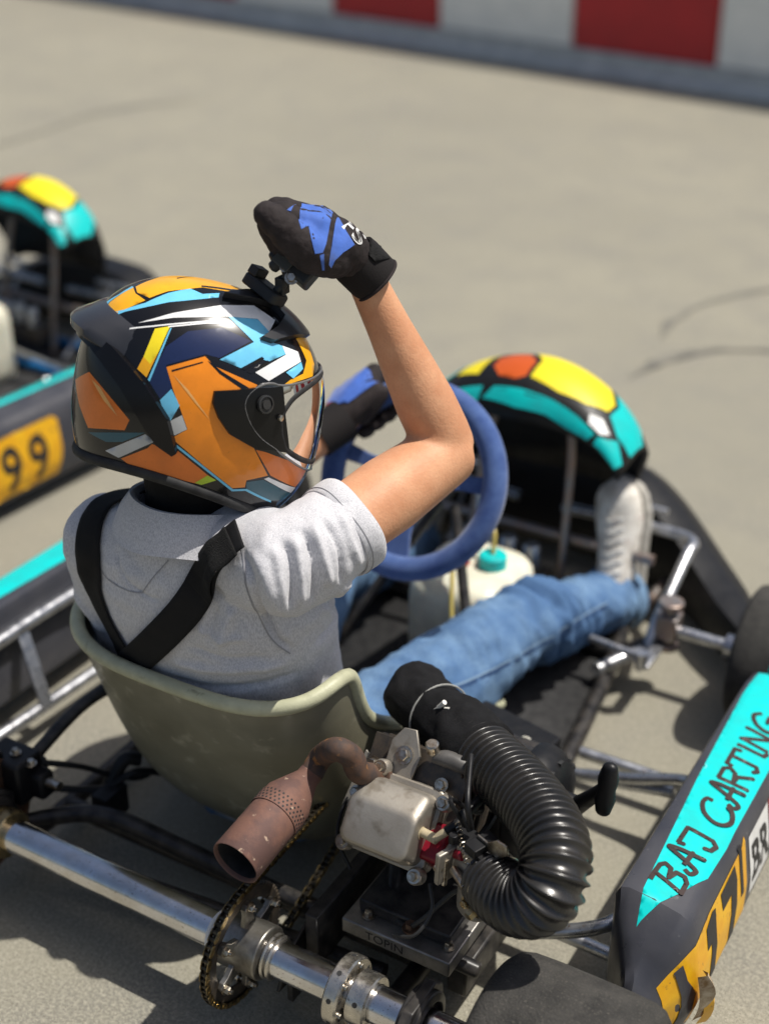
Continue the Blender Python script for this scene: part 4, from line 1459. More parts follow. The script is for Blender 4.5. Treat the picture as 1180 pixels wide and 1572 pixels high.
# panels as outlines on the unrolled skin: name, paint, layer, mirrored, corners
HPOS, HF, HS, HU = V(-0.0480,0.2130,0.8160), V(0.7737,0.5621,-0.2924), V(0.6199,-0.7669,0.1661), V(0.1309,0.3097,0.9418)
HN0, HE1, HE2 = V(-0.0699,0.9728,0.2208), V(-0.9974,-0.0717,0.0000), V(0.0158,-0.2202,0.9753)
H_PRINT = [
 ('orange_panel', 'h_orange', 1, 1, [(0.331,0.18),(0.172,0.273),(0.012,0.367),(-0.093,0.303),(-0.239,0.28),(-0.384,0.256),(-0.531,0.232),(-0.497,0.147),(-0.326,0.111),(-0.154,0.074),(-0.169,-0.04),(-0.26,-0.168),(-0.406,-0.297),(-0.677,-0.379),(-0.781,-0.498),(-0.888,-0.619),(-0.687,-0.718),(-0.688,-0.79),(-0.569,-0.83),(-0.403,-0.755),(-0.238,-0.682),(-0.073,-0.598),(0.091,-0.511),(0.126,-0.468),(0.009,-0.36),(0.137,-0.155),(0.225,-0.019)]),
 ('black_stripe', 'h_black', 2, 1, [(-0.019,0.334),(-0.07,0.32),(-0.178,0.27),(-0.335,0.224),(-0.493,0.177),(-0.467,0.135),(-0.313,0.191),(-0.16,0.246)]),
 ('black_stripe', 'h_black', 2, 1, [(0.282,0.164),(0.153,0.239),(0.022,0.314),(0.015,0.305),(0.144,0.228),(0.272,0.151)]),
 ('crease_highlight', 'h_peach', 2, 1, [(0.261,0.131),(0.094,0.027),(-0.046,-0.093),(-0.191,-0.217),(-0.004,-0.082),(0.132,0.027)]),  # highlight along the orange crease, painted in as a lighter wedge
 ('orange_panel', 'h_redor', 1, 1, [(-0.7,-0.391),(-0.806,-0.39),(-1.027,-0.419),(-1.364,-0.448),(-1.387,-0.498),(-1.31,-0.671),(-1.273,-0.714),(-0.913,-0.613),(-0.805,-0.501)]),
 ('white_strip', 'h_white', 1, 1, [(-0.858,-0.662),(-0.898,-0.635),(-1.284,-0.723),(-1.243,-0.789),(-1.033,-0.718)]),
 ('navy_panel', 'h_teal', 1, 1, [(-0.692,-0.734),(-0.85,-0.671),(-1.023,-0.718),(-1.241,-0.792),(-1.189,-0.863),(-1.006,-0.886),(-0.709,-0.8)]),
 ('blue_line', 'h_sky', 2, 1, [(0.073,-0.537),(-0.089,-0.616),(-0.253,-0.691),(-0.415,-0.764),(-0.578,-0.837),(-0.709,-0.8),(-1.004,-0.88),(-1.014,-0.905),(-0.702,-0.823),(-0.571,-0.86),(-0.407,-0.785),(-0.243,-0.711),(-0.078,-0.635),(0.086,-0.555)]),
 ('orange_panel', 'h_redor', 1, 1, [(0.564,-0.785),(0.34,-0.627),(0.312,-0.579),(0.092,-0.612),(0.046,-0.597),(-0.124,-0.681),(-0.295,-0.761),(-0.382,-0.788),(-0.247,-0.873),(-0.046,-0.873),(0.151,-0.868),(0.325,-0.841),(0.497,-0.818)]),
 ('yellow_tip', 'h_lime', 2, 1, [(-0.19,-0.867),(-0.296,-0.765),(-0.393,-0.791),(-0.259,-0.872)]),
 ('grey_block', 'h_grey', 1, 1, [(0.733,-0.752),(0.559,-0.62),(0.394,-0.498),(0.288,-0.549),(0.438,-0.664),(0.589,-0.784)]),
 ('white_block', 'h_grey', 1, 1, [(0.211,-0.331),(0.095,-0.232),(0.013,-0.361),(0.139,-0.466)]),
 ('sky_block', 'h_sky', 1, 1, [(0.329,-0.137),(0.247,-0.005),(0.137,-0.142),(0.192,-0.316),(0.243,-0.293)]),
 ('navy_panel', 'h_navy', 1, 1, [(0.46,0.014),(0.415,0.187),(0.373,0.356),(0.216,0.543),(0.071,0.604),(-0.077,0.667),(-0.224,0.641),(-0.371,0.615),(-0.246,0.499),(-0.123,0.387),(0.012,0.385),(0.176,0.29),(0.338,0.196),(0.243,0.0),(0.332,-0.123)]),
 ('yellow_slash', 'h_yellow', 2, 1, [(0.501,0.482),(0.378,0.541),(0.425,0.293),(0.477,0.168),(0.546,0.216),(0.522,0.349)]),
 ('orange_slash', 'h_amber', 2, 1, [(0.546,0.216),(0.477,0.168),(0.425,0.293),(0.487,0.041),(0.582,0.096)]),
 ('sky_line', 'h_sky', 3, 1, [(0.374,0.516),(0.36,0.532),(0.387,0.359),(0.417,0.188),(0.451,0.012),(0.471,0.023),(0.435,0.19),(0.403,0.353)]),
 ('white_line', 'h_white', 2, 1, [(0.959,0.362),(0.891,0.334),(0.708,0.424),(0.529,0.49),(0.354,0.562),(0.225,0.614),(0.093,0.668),(-0.041,0.724),(-0.083,0.719),(0.066,0.677),(0.232,0.606),(0.394,0.538),(0.389,0.526),(0.227,0.593),(0.061,0.664),(-0.089,0.706),(-0.038,0.738),(0.097,0.681),(0.229,0.627),(0.358,0.574),(0.534,0.502),(0.713,0.436),(0.895,0.346),(0.952,0.374)]),
 ('white_swoosh', 'h_white', 2, 1, [(0.659,0.493),(0.52,0.578),(0.382,0.67),(0.25,0.741),(0.113,0.818),(-0.029,0.902),(-0.181,0.957),(-0.342,1.025),(-0.577,0.921),(-0.523,0.756),(-0.391,0.859),(-0.242,0.822),(-0.098,0.789),(0.062,0.732),(0.218,0.677),(0.371,0.625),(0.514,0.557)]),
 ('sky_panel', 'h_sky', 2, 1, [(-0.11,0.793),(-0.248,0.822),(-0.391,0.856),(-0.523,0.756),(-0.433,0.658),(-0.67,0.655),(-0.721,0.583),(-0.572,0.468),(-0.498,0.476),(-0.37,0.341),(-0.127,0.372),(-0.26,0.489),(-0.396,0.61),(-0.253,0.699)]),
 ('black_bar', 'h_black', 3, 1, [(-0.335,0.342),(-0.498,0.495),(-0.525,0.483),(-0.376,0.336)]),
 ('black_bar', 'h_black', 3, 1, [(-0.398,0.325),(-0.558,0.476),(-0.592,0.464),(-0.474,0.344),(-0.447,0.319)]),
 ('white_panel', 'h_white', 3, 1, [(-0.67,0.655),(-0.853,0.654),(-0.9,0.566),(-0.746,0.421),(-0.62,0.293),(-0.476,0.338),(-0.593,0.453),(-0.722,0.578)]),
 ('sky_block', 'h_sky', 4, 1, [(-0.759,0.412),(-0.901,0.561),(-0.935,0.501),(-0.847,0.377)]),
 ('orange_panel', 'h_amber', 1, 1, [(-0.831,0.802),(-1.087,1.007),(-1.053,0.766),(-1.117,0.622),(-1.093,0.476),(-0.902,0.365),(-0.759,0.277),(-0.825,0.359),(-0.951,0.456),(-0.977,0.607)]),
 ('top_stripe', 'h_amber', 1, 0, [(1.051,0.556),(1.035,0.674),(0.863,0.882),(0.786,0.789),(0.662,0.727),(0.766,0.634),(0.881,0.55)]),
 ('top_stripe', 'h_amber', 1, 0, [(0.842,0.895),(0.746,1.069),(0.666,1.324),(0.481,1.403),(0.286,1.454),(0.099,1.479),(-0.087,1.478),(-0.168,1.475),(-0.266,1.316),(-0.229,1.196),(-0.005,1.128),(0.204,1.079),(0.352,0.976),(0.495,0.894),(0.634,0.763),(0.775,0.804)]),
 ('top_stripe', 'h_yellow', 1, 0, [(-0.264,1.225),(-0.624,1.348),(-0.695,1.301),(-0.463,1.159),(-0.248,1.127)]),
 ('lime_patch', 'h_lime', 1, 0, [(-0.111,1.476),(-0.323,1.442),(-0.631,1.34),(-0.48,1.406),(-0.294,1.383),(-0.18,1.473)]),
 ('sky_strip', 'h_sky', 1, 0, [(1.095,0.469),(1.026,0.51),(0.82,0.596),(0.653,0.701),(0.488,0.872),(0.311,1.005),(0.18,0.974),(0.023,1.065),(0.023,0.991),(0.173,0.904),(0.315,0.83),(0.454,0.764),(0.569,0.694),(0.687,0.63),(0.812,0.572),(0.987,0.458)]),
 ('sky_strip', 'h_sky', 1, 0, [(1.343,0.615),(1.124,0.682),(0.983,0.774),(0.896,0.909),(0.857,0.886),(1.046,0.679),(1.06,0.559),(1.108,0.491)]),
 ('thin_line', 'h_black', 2, 0, [(0.497,1.151),(0.342,1.446),(0.05,1.483),(0.053,1.482),(0.343,1.445),(0.511,1.183)]),
 ('thin_line', 'h_black', 2, 0, [(0.218,1.082),(0.009,1.15),(-0.234,1.221),(-0.24,1.275),(0.011,1.187),(0.223,1.112)]),
 ('orange_panel', 'h_redor', 1, 1, [(1.296,-0.166),(1.056,-0.041),(0.918,-0.128),(0.797,-0.215),(0.681,-0.305),(0.567,-0.396),(0.591,-0.505),(0.765,-0.538),(0.964,-0.587),(1.149,-0.382)]),
 ('pale_wedge', 'h_peach', 2, 1, [(1.013,-0.104),(0.903,-0.157),(0.791,-0.271),(0.681,-0.388),(0.843,-0.273)]),
 ('teal_edge', 'h_teal', 1, 1, [(0.956,-0.63),(0.75,-0.568),(0.571,-0.523),(0.397,-0.484),(0.588,-0.622),(0.739,-0.663)]),
]
H_RAISED = [
 ('crown_vent', 'h_vent', 0.008, 0, [(-0.023,1.015),(-0.264,1.225),(-0.501,1.399),(-0.661,1.325),(-0.901,1.173),(-1.06,1.033),(-1.015,0.921),(-0.822,0.819),(-0.556,0.652),(-0.446,0.656),(-0.582,0.822),(-0.657,0.994),(-0.545,1.105),(-0.342,1.076),(-0.179,1.041)]),
 ('rear_fin', 'h_black2', 0.01, 1, [(1.435,0.355),(1.083,0.351),(0.912,0.276),(0.778,0.213),(0.624,0.102),(0.473,-0.013),(0.346,-0.146),(0.211,-0.286),(0.135,-0.435),(0.057,-0.584),(0.091,-0.617),(0.253,-0.546),(0.389,-0.415),(0.485,-0.307),(0.578,-0.201),(0.667,-0.098),(0.771,-0.008),(0.88,0.08),(1.005,0.17)]),
 ('visor_base', 'h_dark', 0.0045, 1, [(-0.154,0.074),(-0.358,0.136),(-0.507,0.193),(-0.749,0.269),(-0.858,0.014),(-0.942,-0.158),(-1.025,-0.336),(-0.844,-0.344),(-0.675,-0.372),(-0.406,-0.297),(-0.26,-0.168),(-0.169,-0.04)]),
]


# ================================================================ the driver
person = empty('person', (-.04, .32, .06))
tag(person, 'driver in grey polo shirt and jeans, right arm raised to the camera on the helmet', 'person')
skin = mat('skin', (.63, .335, .190), .5, var=.25, vs=20, vcol=(.54, .255, .135), bump=.5, bs=260, dist=.0015, sss=.05, spec=.3, speck=((.50, .25, .145), 300, .56, .78))
RS, RE, RW = V((0.128,0.156,0.641)), V((0.201,0.444,0.699)), V((0.107,0.384,0.946))
LS, LE = V(-.188, .17, .582), V(-.25, .42, .465)
LWp, LHp = V((-0.128,0.655,0.575)), V(-.106, .748, .60)

def ell_rings(spec, n=36, cx_pow=1.0):
    """stack of ellipses (cx, cy, z, rx, ry), tilted none"""
    out = []
    for cx_, cy_, z_, rx, ry in spec:
        r = []
        for j in range(n):
            a = 2*pi*j/n
            c, s_ = cos(a), sin(a)
            r.append(V(cx_+rx*math.copysign(abs(c)**.85, c), cy_+ry*math.copysign(abs(s_)**.85, s_), z_))
        out.append(r)
    return out
TORSO = [(-.042, .345, .085, .15, .11), (-.042, .33, .14, .170, .118), (-.042, .295, .24, .165, .115), (-.042, .255, .34, .168, .115), (-.045, .232, .42, .176, .118), (-.048, .218, .50, .185, .118),
         (-.048, .207, .545, .190, .112), (-.048, .198, .59, .178, .10), (-.047, .192, .625, .135, .085), (-.046, .190, .655, .085, .07), (-.046, .19, .69, .062, .062)]

# one continuous body: torso, neck, head, both arms and the hands' cores, legs
mb = MB()
mb.rings(ell_rings([(a, b, c, d-.012, e-.012) for a, b, c, d, e in TORSO]))
mb.tube([(-.046, .19, .66), (-.047, .198, .72), (-.048, .21, .78)], [.062, .058, .06], 24)
mb.tube([V(HPOS)+V(HU)*-.085, V(HPOS)+V(HU)*-.04, V(HPOS)+V(HU)*.03, V(HPOS)+V(HU)*.08], [.058, .074, .082, .06], 24, roundcap=.6)
mb.tube([V(HPOS)+V(HF)*.07+V(HU)*.02, V(HPOS)+V(HF)*.098-V(HU)*.012], [.008, .013], 10, roundcap=1)       # nose
mb.tube([V(HPOS)+V(HF)*.05-V(HU)*.07, V(HPOS)+V(HF)*.078-V(HU)*.055], [.03, .022], 12, roundcap=1)          # chin
for q in (-1, 1):
    mb.tube([V(HPOS)+V(HS)*q*.075-V(HU)*.02, V(HPOS)+V(HS)*q*.088+V(HU)*.02], [.012, .016], 10, roundcap=1)  # ears
# right arm
elb = (RE-RS).normalized()
fo = (RW-RE).normalized()
mb.tube([RS, lerp(RS, RE, .3), lerp(RS, RE, .6), lerp(RS, RE, .85), RE], [.046, .0505, .053, .048, .0455], 28, roundcap=.5)
mb.tube([RE, lerp(RE, RW, .12), lerp(RE, RW, .3), lerp(RE, RW, .5), lerp(RE, RW, .75), RW, RW+fo*.03], [.0425, .0445, .0440, .0385, .0315, .0268, .0265], 28, ell=(1, .94))
ep = RE+(elb-fo).normalized()*.029
mb.tube([lerp(RE, RS, .2)+(ep-RE)*.5, ep, lerp(RE, RW, .18)+(ep-RE)*.55], [.021, .0200, .020], 16, roundcap=1)
# left arm
mb.tube(catmull([LS, lerp(LS, LE, .5), LE, lerp(LE, LWp, .4), LWp, lerp(LWp, LHp, .4)], 4), [.056, .052, .046, .045, .034, .027, .027], 24, roundcap=.5)
# legs
HR, KR, AR = V(.055, .36, .155), V((0.165,0.782,0.204)), V((0.217,1.155,0.09))
HL, KL, AL = V(-.14, .36, .15), V(-.215, .77, .215), V(-.25, 1.15, .09)
for h_, k_, a_ in ((HR, KR, AR), (HL, KL, AL)):
    mb.tube(catmull([h_, lerp(h_, k_, .5), k_, lerp(k_, a_, .35), lerp(k_, a_, .8), a_], 4), [.075, .07, .055, .052, .042, .035], 20, roundcap=.5)
body = remesh(mb, 'body', .0046, 11, skin, person)

# ---- polo shirt
def shirt_mat():
    m = bpy.data.materials.new('heather_jersey')
    m.use_nodes = True
    N, L = m.node_tree.nodes, m.node_tree.links
    b = N['Principled BSDF']
    b.inputs['Roughness'].default_value = .9
    b.inputs['Specular IOR Level'].default_value = .2
    b.inputs['Sheen Weight'].default_value = .25
    tc = N.new('ShaderNodeTexCoord')
    def nz(sc, det, vec=None):
        t = N.new('ShaderNodeTexNoise')
        t.inputs['Scale'].default_value = sc
        t.inputs['Detail'].default_value = det
        L.new(vec or tc.outputs['Object'], t.inputs['Vector'])
        return t.outputs['Fac']
    mp = N.new('ShaderNodeMapping')
    mp.inputs['Scale'].default_value = (1, 1, .25)
    L.new(tc.outputs['Object'], mp.inputs['Vector'])
    r = N.new('ShaderNodeMapRange')
    r.inputs['From Min'].default_value = .40
    r.inputs['From Max'].default_value = .64
    L.new(nz(800, 3, mp.outputs['Vector']), r.inputs['Value'])
    x = N.new('ShaderNodeMix')
    x.data_type = 'RGBA'
    x.inputs['A'].default_value = (.62, .615, .635, 1)
    x.inputs['B'].default_value = (.43, .43, .455, 1)
    L.new(r.outputs['Result'], x.inputs['Factor'])
    L.new(x.outputs['Result'], b.inputs['Base Color'])
    bn = N.new('ShaderNodeBump')
    bn.inputs['Strength'].default_value = .35
    bn.inputs['Distance'].default_value = .0015
    L.new(nz(700, 2), bn.inputs['Height'])
    bn2 = N.new('ShaderNodeBump')
    bn2.inputs['Strength'].default_value = .25
    bn2.inputs['Distance'].default_value = .01
    L.new(nz(32, 3), bn2.inputs['Height'])
    L.new(bn.outputs['Normal'], bn2.inputs['Normal'])
    L.new(bn2.outputs['Normal'], b.inputs['Normal'])
    return m
jersey = shirt_mat()
HEM = lerp(RS, RE, .335)
mb = MB()
mb.rings(ell_rings(TORSO[:-1]))
mb.tube([lerp(RS, V(-.045, .2, .60), .35), lerp(RS, RE, .0), lerp(RS, RE, .11), lerp(RS, RE, .23), HEM], [.070, .068, .066, .0635, .062], 32)
mb.tube([lerp(LS, V(-.045, .2, .58), .4), LS, lerp(LS, LE, .2), lerp(LS, LE, .55)], [.07, .0675, .066, .062], 28, roundcap=.4)
mb.tube([V(-.05, .185, .625), lerp(V(-.05, .185, .625), LS, .5), LS], [.06, .062, .062], 24, roundcap=.5)
mb.tube([LS, (-.203, .195, .50), (-.192, .21, .41), (-.18, .23, .33)], [.064, .062, .056, .05], 24, roundcap=.5)
mb.tube([V(-.04, .185, .615), lerp(V(-.04, .185, .62), RS, .5), RS], [.06, .062, .066], 24, roundcap=.5)
shirt = remesh(mb, 'polo_shirt', .0036, 9, jersey, person)
# open the sleeve and press folds into the cloth
fold_lines = [   # (points near the cloth, height, half width)
 ([(0.086,0.115,0.68), (0.119,0.097,0.638), (0.107,0.144,0.546), (0.123,0.166,0.502)], -.006, .006),
 ([(0.105,0.111,0.684), (0.137,0.087,0.658), (0.147,0.104,0.6)], .004, .010),
 ([(0.155,0.167,0.707), (0.189,0.147,0.671), (0.184,0.16,0.62)], .007, .009),
 ([(0.16,0.181,0.709), (0.189,0.173,0.667), (0.192,0.174,0.62)], -.006, .006),
 ([(0.142,0.144,0.7), (0.171,0.119,0.665), (0.16,0.125,0.598)], .007, .010),
 ([(0.148,0.155,0.703), (0.171,0.142,0.659), (0.168,0.143,0.6)], -.006, .006),
 ([(0.129,0.12,0.694), (0.155,0.099,0.657), (0.152,0.106,0.596)], .006, .009),
 ([(0.134,0.132,0.697), (0.156,0.119,0.656), (0.162,0.108,0.608)], -.005, .006),
 ([(0.167,0.206,0.71), (0.202,0.19,0.681), (0.201,0.204,0.631)], .005, .008),
 ([(0.205,0.189,0.601), (0.123,0.276,0.509), (0.13,0.233,0.503), (0.134,0.191,0.502)], -.006, .007),
 ([(0.213,0.2,0.608), (0.195,0.188,0.589), (0.135,0.245,0.514)], .005, .008),
 ([(0.062,0.11,0.661), (0.054,0.097,0.637), (0.036,0.11,0.601)], .006, .009),
 ([(0.069,0.114,0.584), (0.06,0.102,0.553), (0.042,0.108,0.509)], .006, .010),
 ([(0.047,0.108,0.586), (0.034,0.108,0.546), (0.028,0.104,0.521)], -.005, .007),
 ([(0.014,0.1,0.549), (0.031,0.105,0.532), (0.063,0.103,0.533), (0.087,0.121,0.536)], .004, .008),
 ([(-0.053,0.107,0.466), (0.015,0.104,0.47), (0.086,0.125,0.482), (0.126,0.174,0.488)], .0045, .009),
 ([(-0.072,0.113,0.435), (0.001,0.12,0.435), (0.084,0.142,0.455), (0.129,0.185,0.467)], -.004, .008),
 ([(-0.011,0.1,0.505), (0.05,0.118,0.497), (0.106,0.143,0.505)], -.004, .008),
 ([(-0.245,0.144,0.502), (-0.217,0.136,0.471), (-0.189,0.147,0.435)], .005, .010),
 ([(-0.238,0.127,0.48), (-0.235,0.143,0.434), (-0.223,0.16,0.4)], -.005, .008),
 ([(0.045,0.112,0.656), (-0.002,0.118,0.648), (-0.031,0.113,0.637)], .003, .010),
 ([(-0.124,0.118,0.624), (-0.105,0.103,0.586), (-0.06,0.1,0.566), (-0.035,0.097,0.571)], -.003, .004),
]
bv = bvh_of(shirt)
me = shirt.data
axis_s = (RE-RS).normalized()
lines = []
for pts_, h_, w_ in fold_lines:
    sn = []
    for p in catmull(pts_, 8):
        q = bv.find_nearest(p)
        sn.append(q[0])
    lines.append((sn, h_*1.25, w_*.72))
nrm = [v.normal.copy() for v in me.vertices]
for i, v in enumerate(me.vertices):
    d = 0
    for sn, h_, w_ in lines:
        c = sn[len(sn)//2]
        if (v.co-c).length > .16:
            continue
        best, bk = 9, 0
        for k in range(len(sn)-1):
            a, b_ = sn[k], sn[k+1]
            ab = b_-a
            t = max(0, min(1, (v.co-a).dot(ab)/max(ab.length_squared, 1e-9)))
            dd = (v.co-a-ab*t).length
            if dd < best:
                best, bk = dd, (k+t)/(len(sn)-1)
        if best < w_*3:
            d += h_*math.exp(-(best/w_)**2)*smst(0, .22, bk)*smst(1, .78, bk)
    d += .0022*noise.noise(v.co*28)+.0012*noise.noise(v.co*60)
    v.co += nrm[i]*d
bm = bmesh.new()
bm.from_mesh(me)
# sleeve end: cut flat at the hem so the arm shows
geom = bm.verts[:]+bm.edges[:]+bm.faces[:]
hem_n = axis_s
hem_p = HEM+axis_s*.012
sel = [f for f in bm.faces if (f.calc_center_median()-hem_p).dot(hem_n) > -.004 and (f.calc_center_median()-HEM).length < .12]
bmesh.ops.delete(bm, geom=sel, context='FACES')
bm.to_mesh(me)
bm.free()
me.shade_smooth()
bv = bvh_of(shirt)
# turned hem band of the sleeve
hu, hv, hw = frame(axis_s)
mb = MB()
rings = []
for s_, rr in ((-.026, .0622), (-.0245, .0640), (-.002, .0652), (.006, .0650), (.008, .0635), (.006, .0615), (-.024, .0605)):
    r = []
    for j in range(48):
        a = 2*pi*j/48
        k = 1+.025*sin(2*a+.5)+.015*sin(5*a)
        r.append(HEM+axis_s*(s_+.004*sin(a*2))+(hu*cos(a)+hv*sin(a))*rr*k)
    rings.append(r)
mb.rings(rings, cap=False, closed_path=True)
mb.build('sleeve_hem', jersey, shirt, angle=180)
mb = MB()
mb.tube([HEM+axis_s*(-.018+.004*sin(4*pi*j/48))+(hu*cos(2*pi*j/48)+hv*sin(2*pi*j/48))*.0648*(1+.025*sin(4*pi*j/48+.5)+.015*sin(10*pi*j/48)) for j in range(48)], .0007, 5, closed=True)
mb.build('hem_stitch', mat('hem_thread', (.30, .30, .32), .9), shirt)
# collar: folded band round the neck
mb = MB()
rings = []
for i in range(57):
    a = radians(-255+330*i/56)
    c, s_ = cos(a), sin(a)
    ctr = V(-.046, .192, .0)
    back = smst(.3, -1, s_)
    z0 = .644+.018*back
    top = ctr+V(c*.084, s_*.082, z0+.032)
    rin = ctr+V(c*.076, s_*.074, z0-.012)
    out = ctr+V(c*.112, s_*.105, z0-.013+.004*sin(4*a))
    lip = ctr+V(c*.116, s_*.109, z0-.021+.004*sin(4*a))
    un = ctr+V(c*.103, s_*.097, z0-.016+.004*sin(4*a))
    mid = lerp(top, out, .5)+V(c, s_, 0)*.004
    rings.append([rin, top-V(c, s_, 0)*.003, top+V(c, s_, .6)*.002, mid, out, lip, un])
mb.rings(rings, closed_ring=True)
mb.build('collar', jersey, shirt, angle=70)
# balaclava: black knitted tube from collar into the helmet
mb = MB()
mb.tube([(-.046, .192, .655), (-.046, .195, .69), (-.047, .20, .725), (-.048, .206, .76)], [.068, .067, .072, .08], 32)
mb.build('balaclava', cloth_black, person)
# seam stitching across the shoulder and round the armhole
def ribbon(pts, w, off, name, m, parent, thick=.0018, bvx=None, n=8, taper=None):
    bvx = bvx or bv
    cen, nr = [], []
    for p in catmull(pts, n):
        q = bvx.find_nearest(p)
        cen.append(q[0])
        nr.append(q[1])
    for _ in range(14):
        cen = [cen[0]]+[(cen[i-1]+cen[i]*2+cen[i+1])/4 for i in range(1, len(cen)-1)]+[cen[-1]]
        nr = [nr[0]]+[(nr[i-1]+nr[i]*2+nr[i+1]).normalized() for i in range(1, len(nr)-1)]+[nr[-1]]
    rings = []
    for i, p in enumerate(cen):
        t = (cen[min(i+1, len(cen)-1)]-cen[max(i-1, 0)]).normalized()
        sd = t.cross(nr[i]).normalized()
        ww = w*(taper(i/(len(cen)-1)) if taper else 1)
        row = []
        for k in range(7):
            f = k/6-.5
            q = p+sd*ww*f+nr[i]*off
            hq = bvx.find_nearest(q)
            up_ = max(0, (hq[0]+hq[1]*off-q).dot(nr[i])) if hq[0] is not None else 0
            row.append(q+nr[i]*min(up_, .006))
        rings.append(row)
    mb = MB()
    mb.rings(rings, closed_ring=False)
    o = mb.build(name, m, parent, angle=180)
    if thick:
        s = o.modifiers.new('solid', 'SOLIDIFY')
        s.thickness = thick
        s.offset = 0
    return o
seam_thread = mat('seam_thread', (.30, .30, .32), .9)
ribbon([(0.087,0.113,0.678), (0.105,0.095,0.653), (0.106,0.105,0.601), (0.106,0.133,0.538), (0.12,0.161,0.501)], .0022, .0012, 'armhole_seam', seam_thread, shirt, 0)
ribbon([(-0.156,0.111,0.587), (-0.138,0.106,0.564), (-0.076,0.099,0.567), (-0.066,0.098,0.576), (-0.029,0.109,0.626)], .0016, .0010, 'yoke_seam', seam_thread, shirt, 0)

# ---- harness of black webbing over both shoulders, crossing low on the back
harness = ribbon([V(-.115, .235, .665), V(-.125, .19, .67), (-0.173,0.164,0.651), (-0.175,0.127,0.63), (-0.169,0.11,0.594), (-0.172,0.119,0.526), (-0.152,0.12,0.479), (-0.124,0.119,0.435), (-0.089,0.119,0.409), (-0.059,0.122,0.392)], .042, .0042, 'harness_strap', webbing, person, .0022)
ribbon([(0.081,0.123,0.687), (0.064,0.114,0.668), (0.035,0.11,0.62), (0.008,0.1,0.572), (-0.036,0.098,0.519), (-0.086,0.108,0.463), (-0.144,0.133,0.404)], .046, .0066, 'harness_strap', webbing, person, .0022)
ribbon([(0.075,0.116,0.679), (0.062,0.11,0.661), (0.041,0.107,0.626), (0.022,0.106,0.596)], .047, .0092, 'hook_pad', velcro, harness, .0025)

# ---- jeans
def denim_mat():
    m = mat('denim', (.065, .140, .275), .85, var=.5, vs=6, vcol=(.155, .262, .40), bump=.4, bs=600, dist=.001, vramp=(.42, .62), speck=((.05, .11, .25), 260, .5, .75))
    return m
denim = denim_mat()
mb = MB()
mb.rings(ell_rings([(-.042, .36, .07, .15, .12), (-.042, .355, .12, .175, .13), (-.042, .33, .2, .172, .125), (-.042, .31, .26, .168, .12)]))
for h_, k_, a_, sx_ in ((HR, KR, AR, 1), (HL, KL, AL, -1)):
    e_ = a_+(a_-k_).normalized()*.01
    mb.tube(catmull([h_, lerp(h_, k_, .5), k_+V(0, 0, .004), lerp(k_, a_, .35), lerp(k_, a_, .7), e_], 5), [.096, .086, .070, .064, .060, .057], 28)
jeans = remesh(mb, 'jeans', .006, 10, denim, person)
me = jeans.data
nr_ = [v.normal.copy() for v in me.vertices]
for i, v in enumerate(me.vertices):
    p = v.co
    d = .006*noise.noise(p*13)+.0045*noise.noise(p*30)
    for k_, h_, a_ in ((KR, HR, AR), (KL, HL, AL)):
        ax_ = (a_-h_).normalized()
        t = (p-k_).dot(ax_)
        d += .0085*sin(t*135+6*noise.noise(p*9))*math.exp(-((t-.05)/.07)**2)
        t2 = (p-a_).dot(ax_)
        d += .006*sin(t2*120+6*noise.noise(p*9+V(3, 0, 0)))*math.exp(-((t2+.04)/.05)**2)
        t3 = (p-h_).dot(ax_)
        d += .005*sin(t3*95+7*noise.noise(p*8+V(0, 5, 0)))*math.exp(-((t3-.04)/.06)**2)
    q_ = p*17+V(0, noise.noise(p*6)*1.5, 0)
    d += .0045*max(0, 1-abs(noise.noise(V(q_.x*.7, q_.y*1.6, q_.z*.7)))*3.2)**2-.002
    v.co += nr_[i]*d
for h_, k_, a_ in ((HR, KR, AR), (HL, KL, AL)):
    ax_ = (a_-k_).normalized()
    mb = MB()
    cu_, cv_, cw_ = frame(ax_)
    mb.rings([[a_+ax_*q+(cu_*cos(2*pi*j/32)+cv_*sin(2*pi*j/32))*r_*(1+.04*sin(4*pi*j/32)) for j in range(32)] for q, r_ in ((-.022, .0615), (.012, .0625), (.014, .0605), (.012, .056), (-.01, .054))], cap=False)
    mb.build('cuff', denim, jeans, angle=180)

jb = bvh_of(jeans)
ribbon([(0.128,0.443,0.246), (0.181,0.575,0.228), (0.219,0.693,0.226), (0.24,0.836,0.209), (0.251,1.002,0.171)], .003, .0012, 'outseam', mat('denim_thread', (.20, .30, .42), .9), jeans, 0, jb)
ribbon([(0.129,0.436,0.243), (0.182,0.568,0.224), (0.22,0.687,0.221), (0.239,0.84,0.199), (0.253,0.999,0.166)], .004, .0009, 'outseam', mat('denim_dark', (.03, .07, .17), .9), jeans, 0, jb)

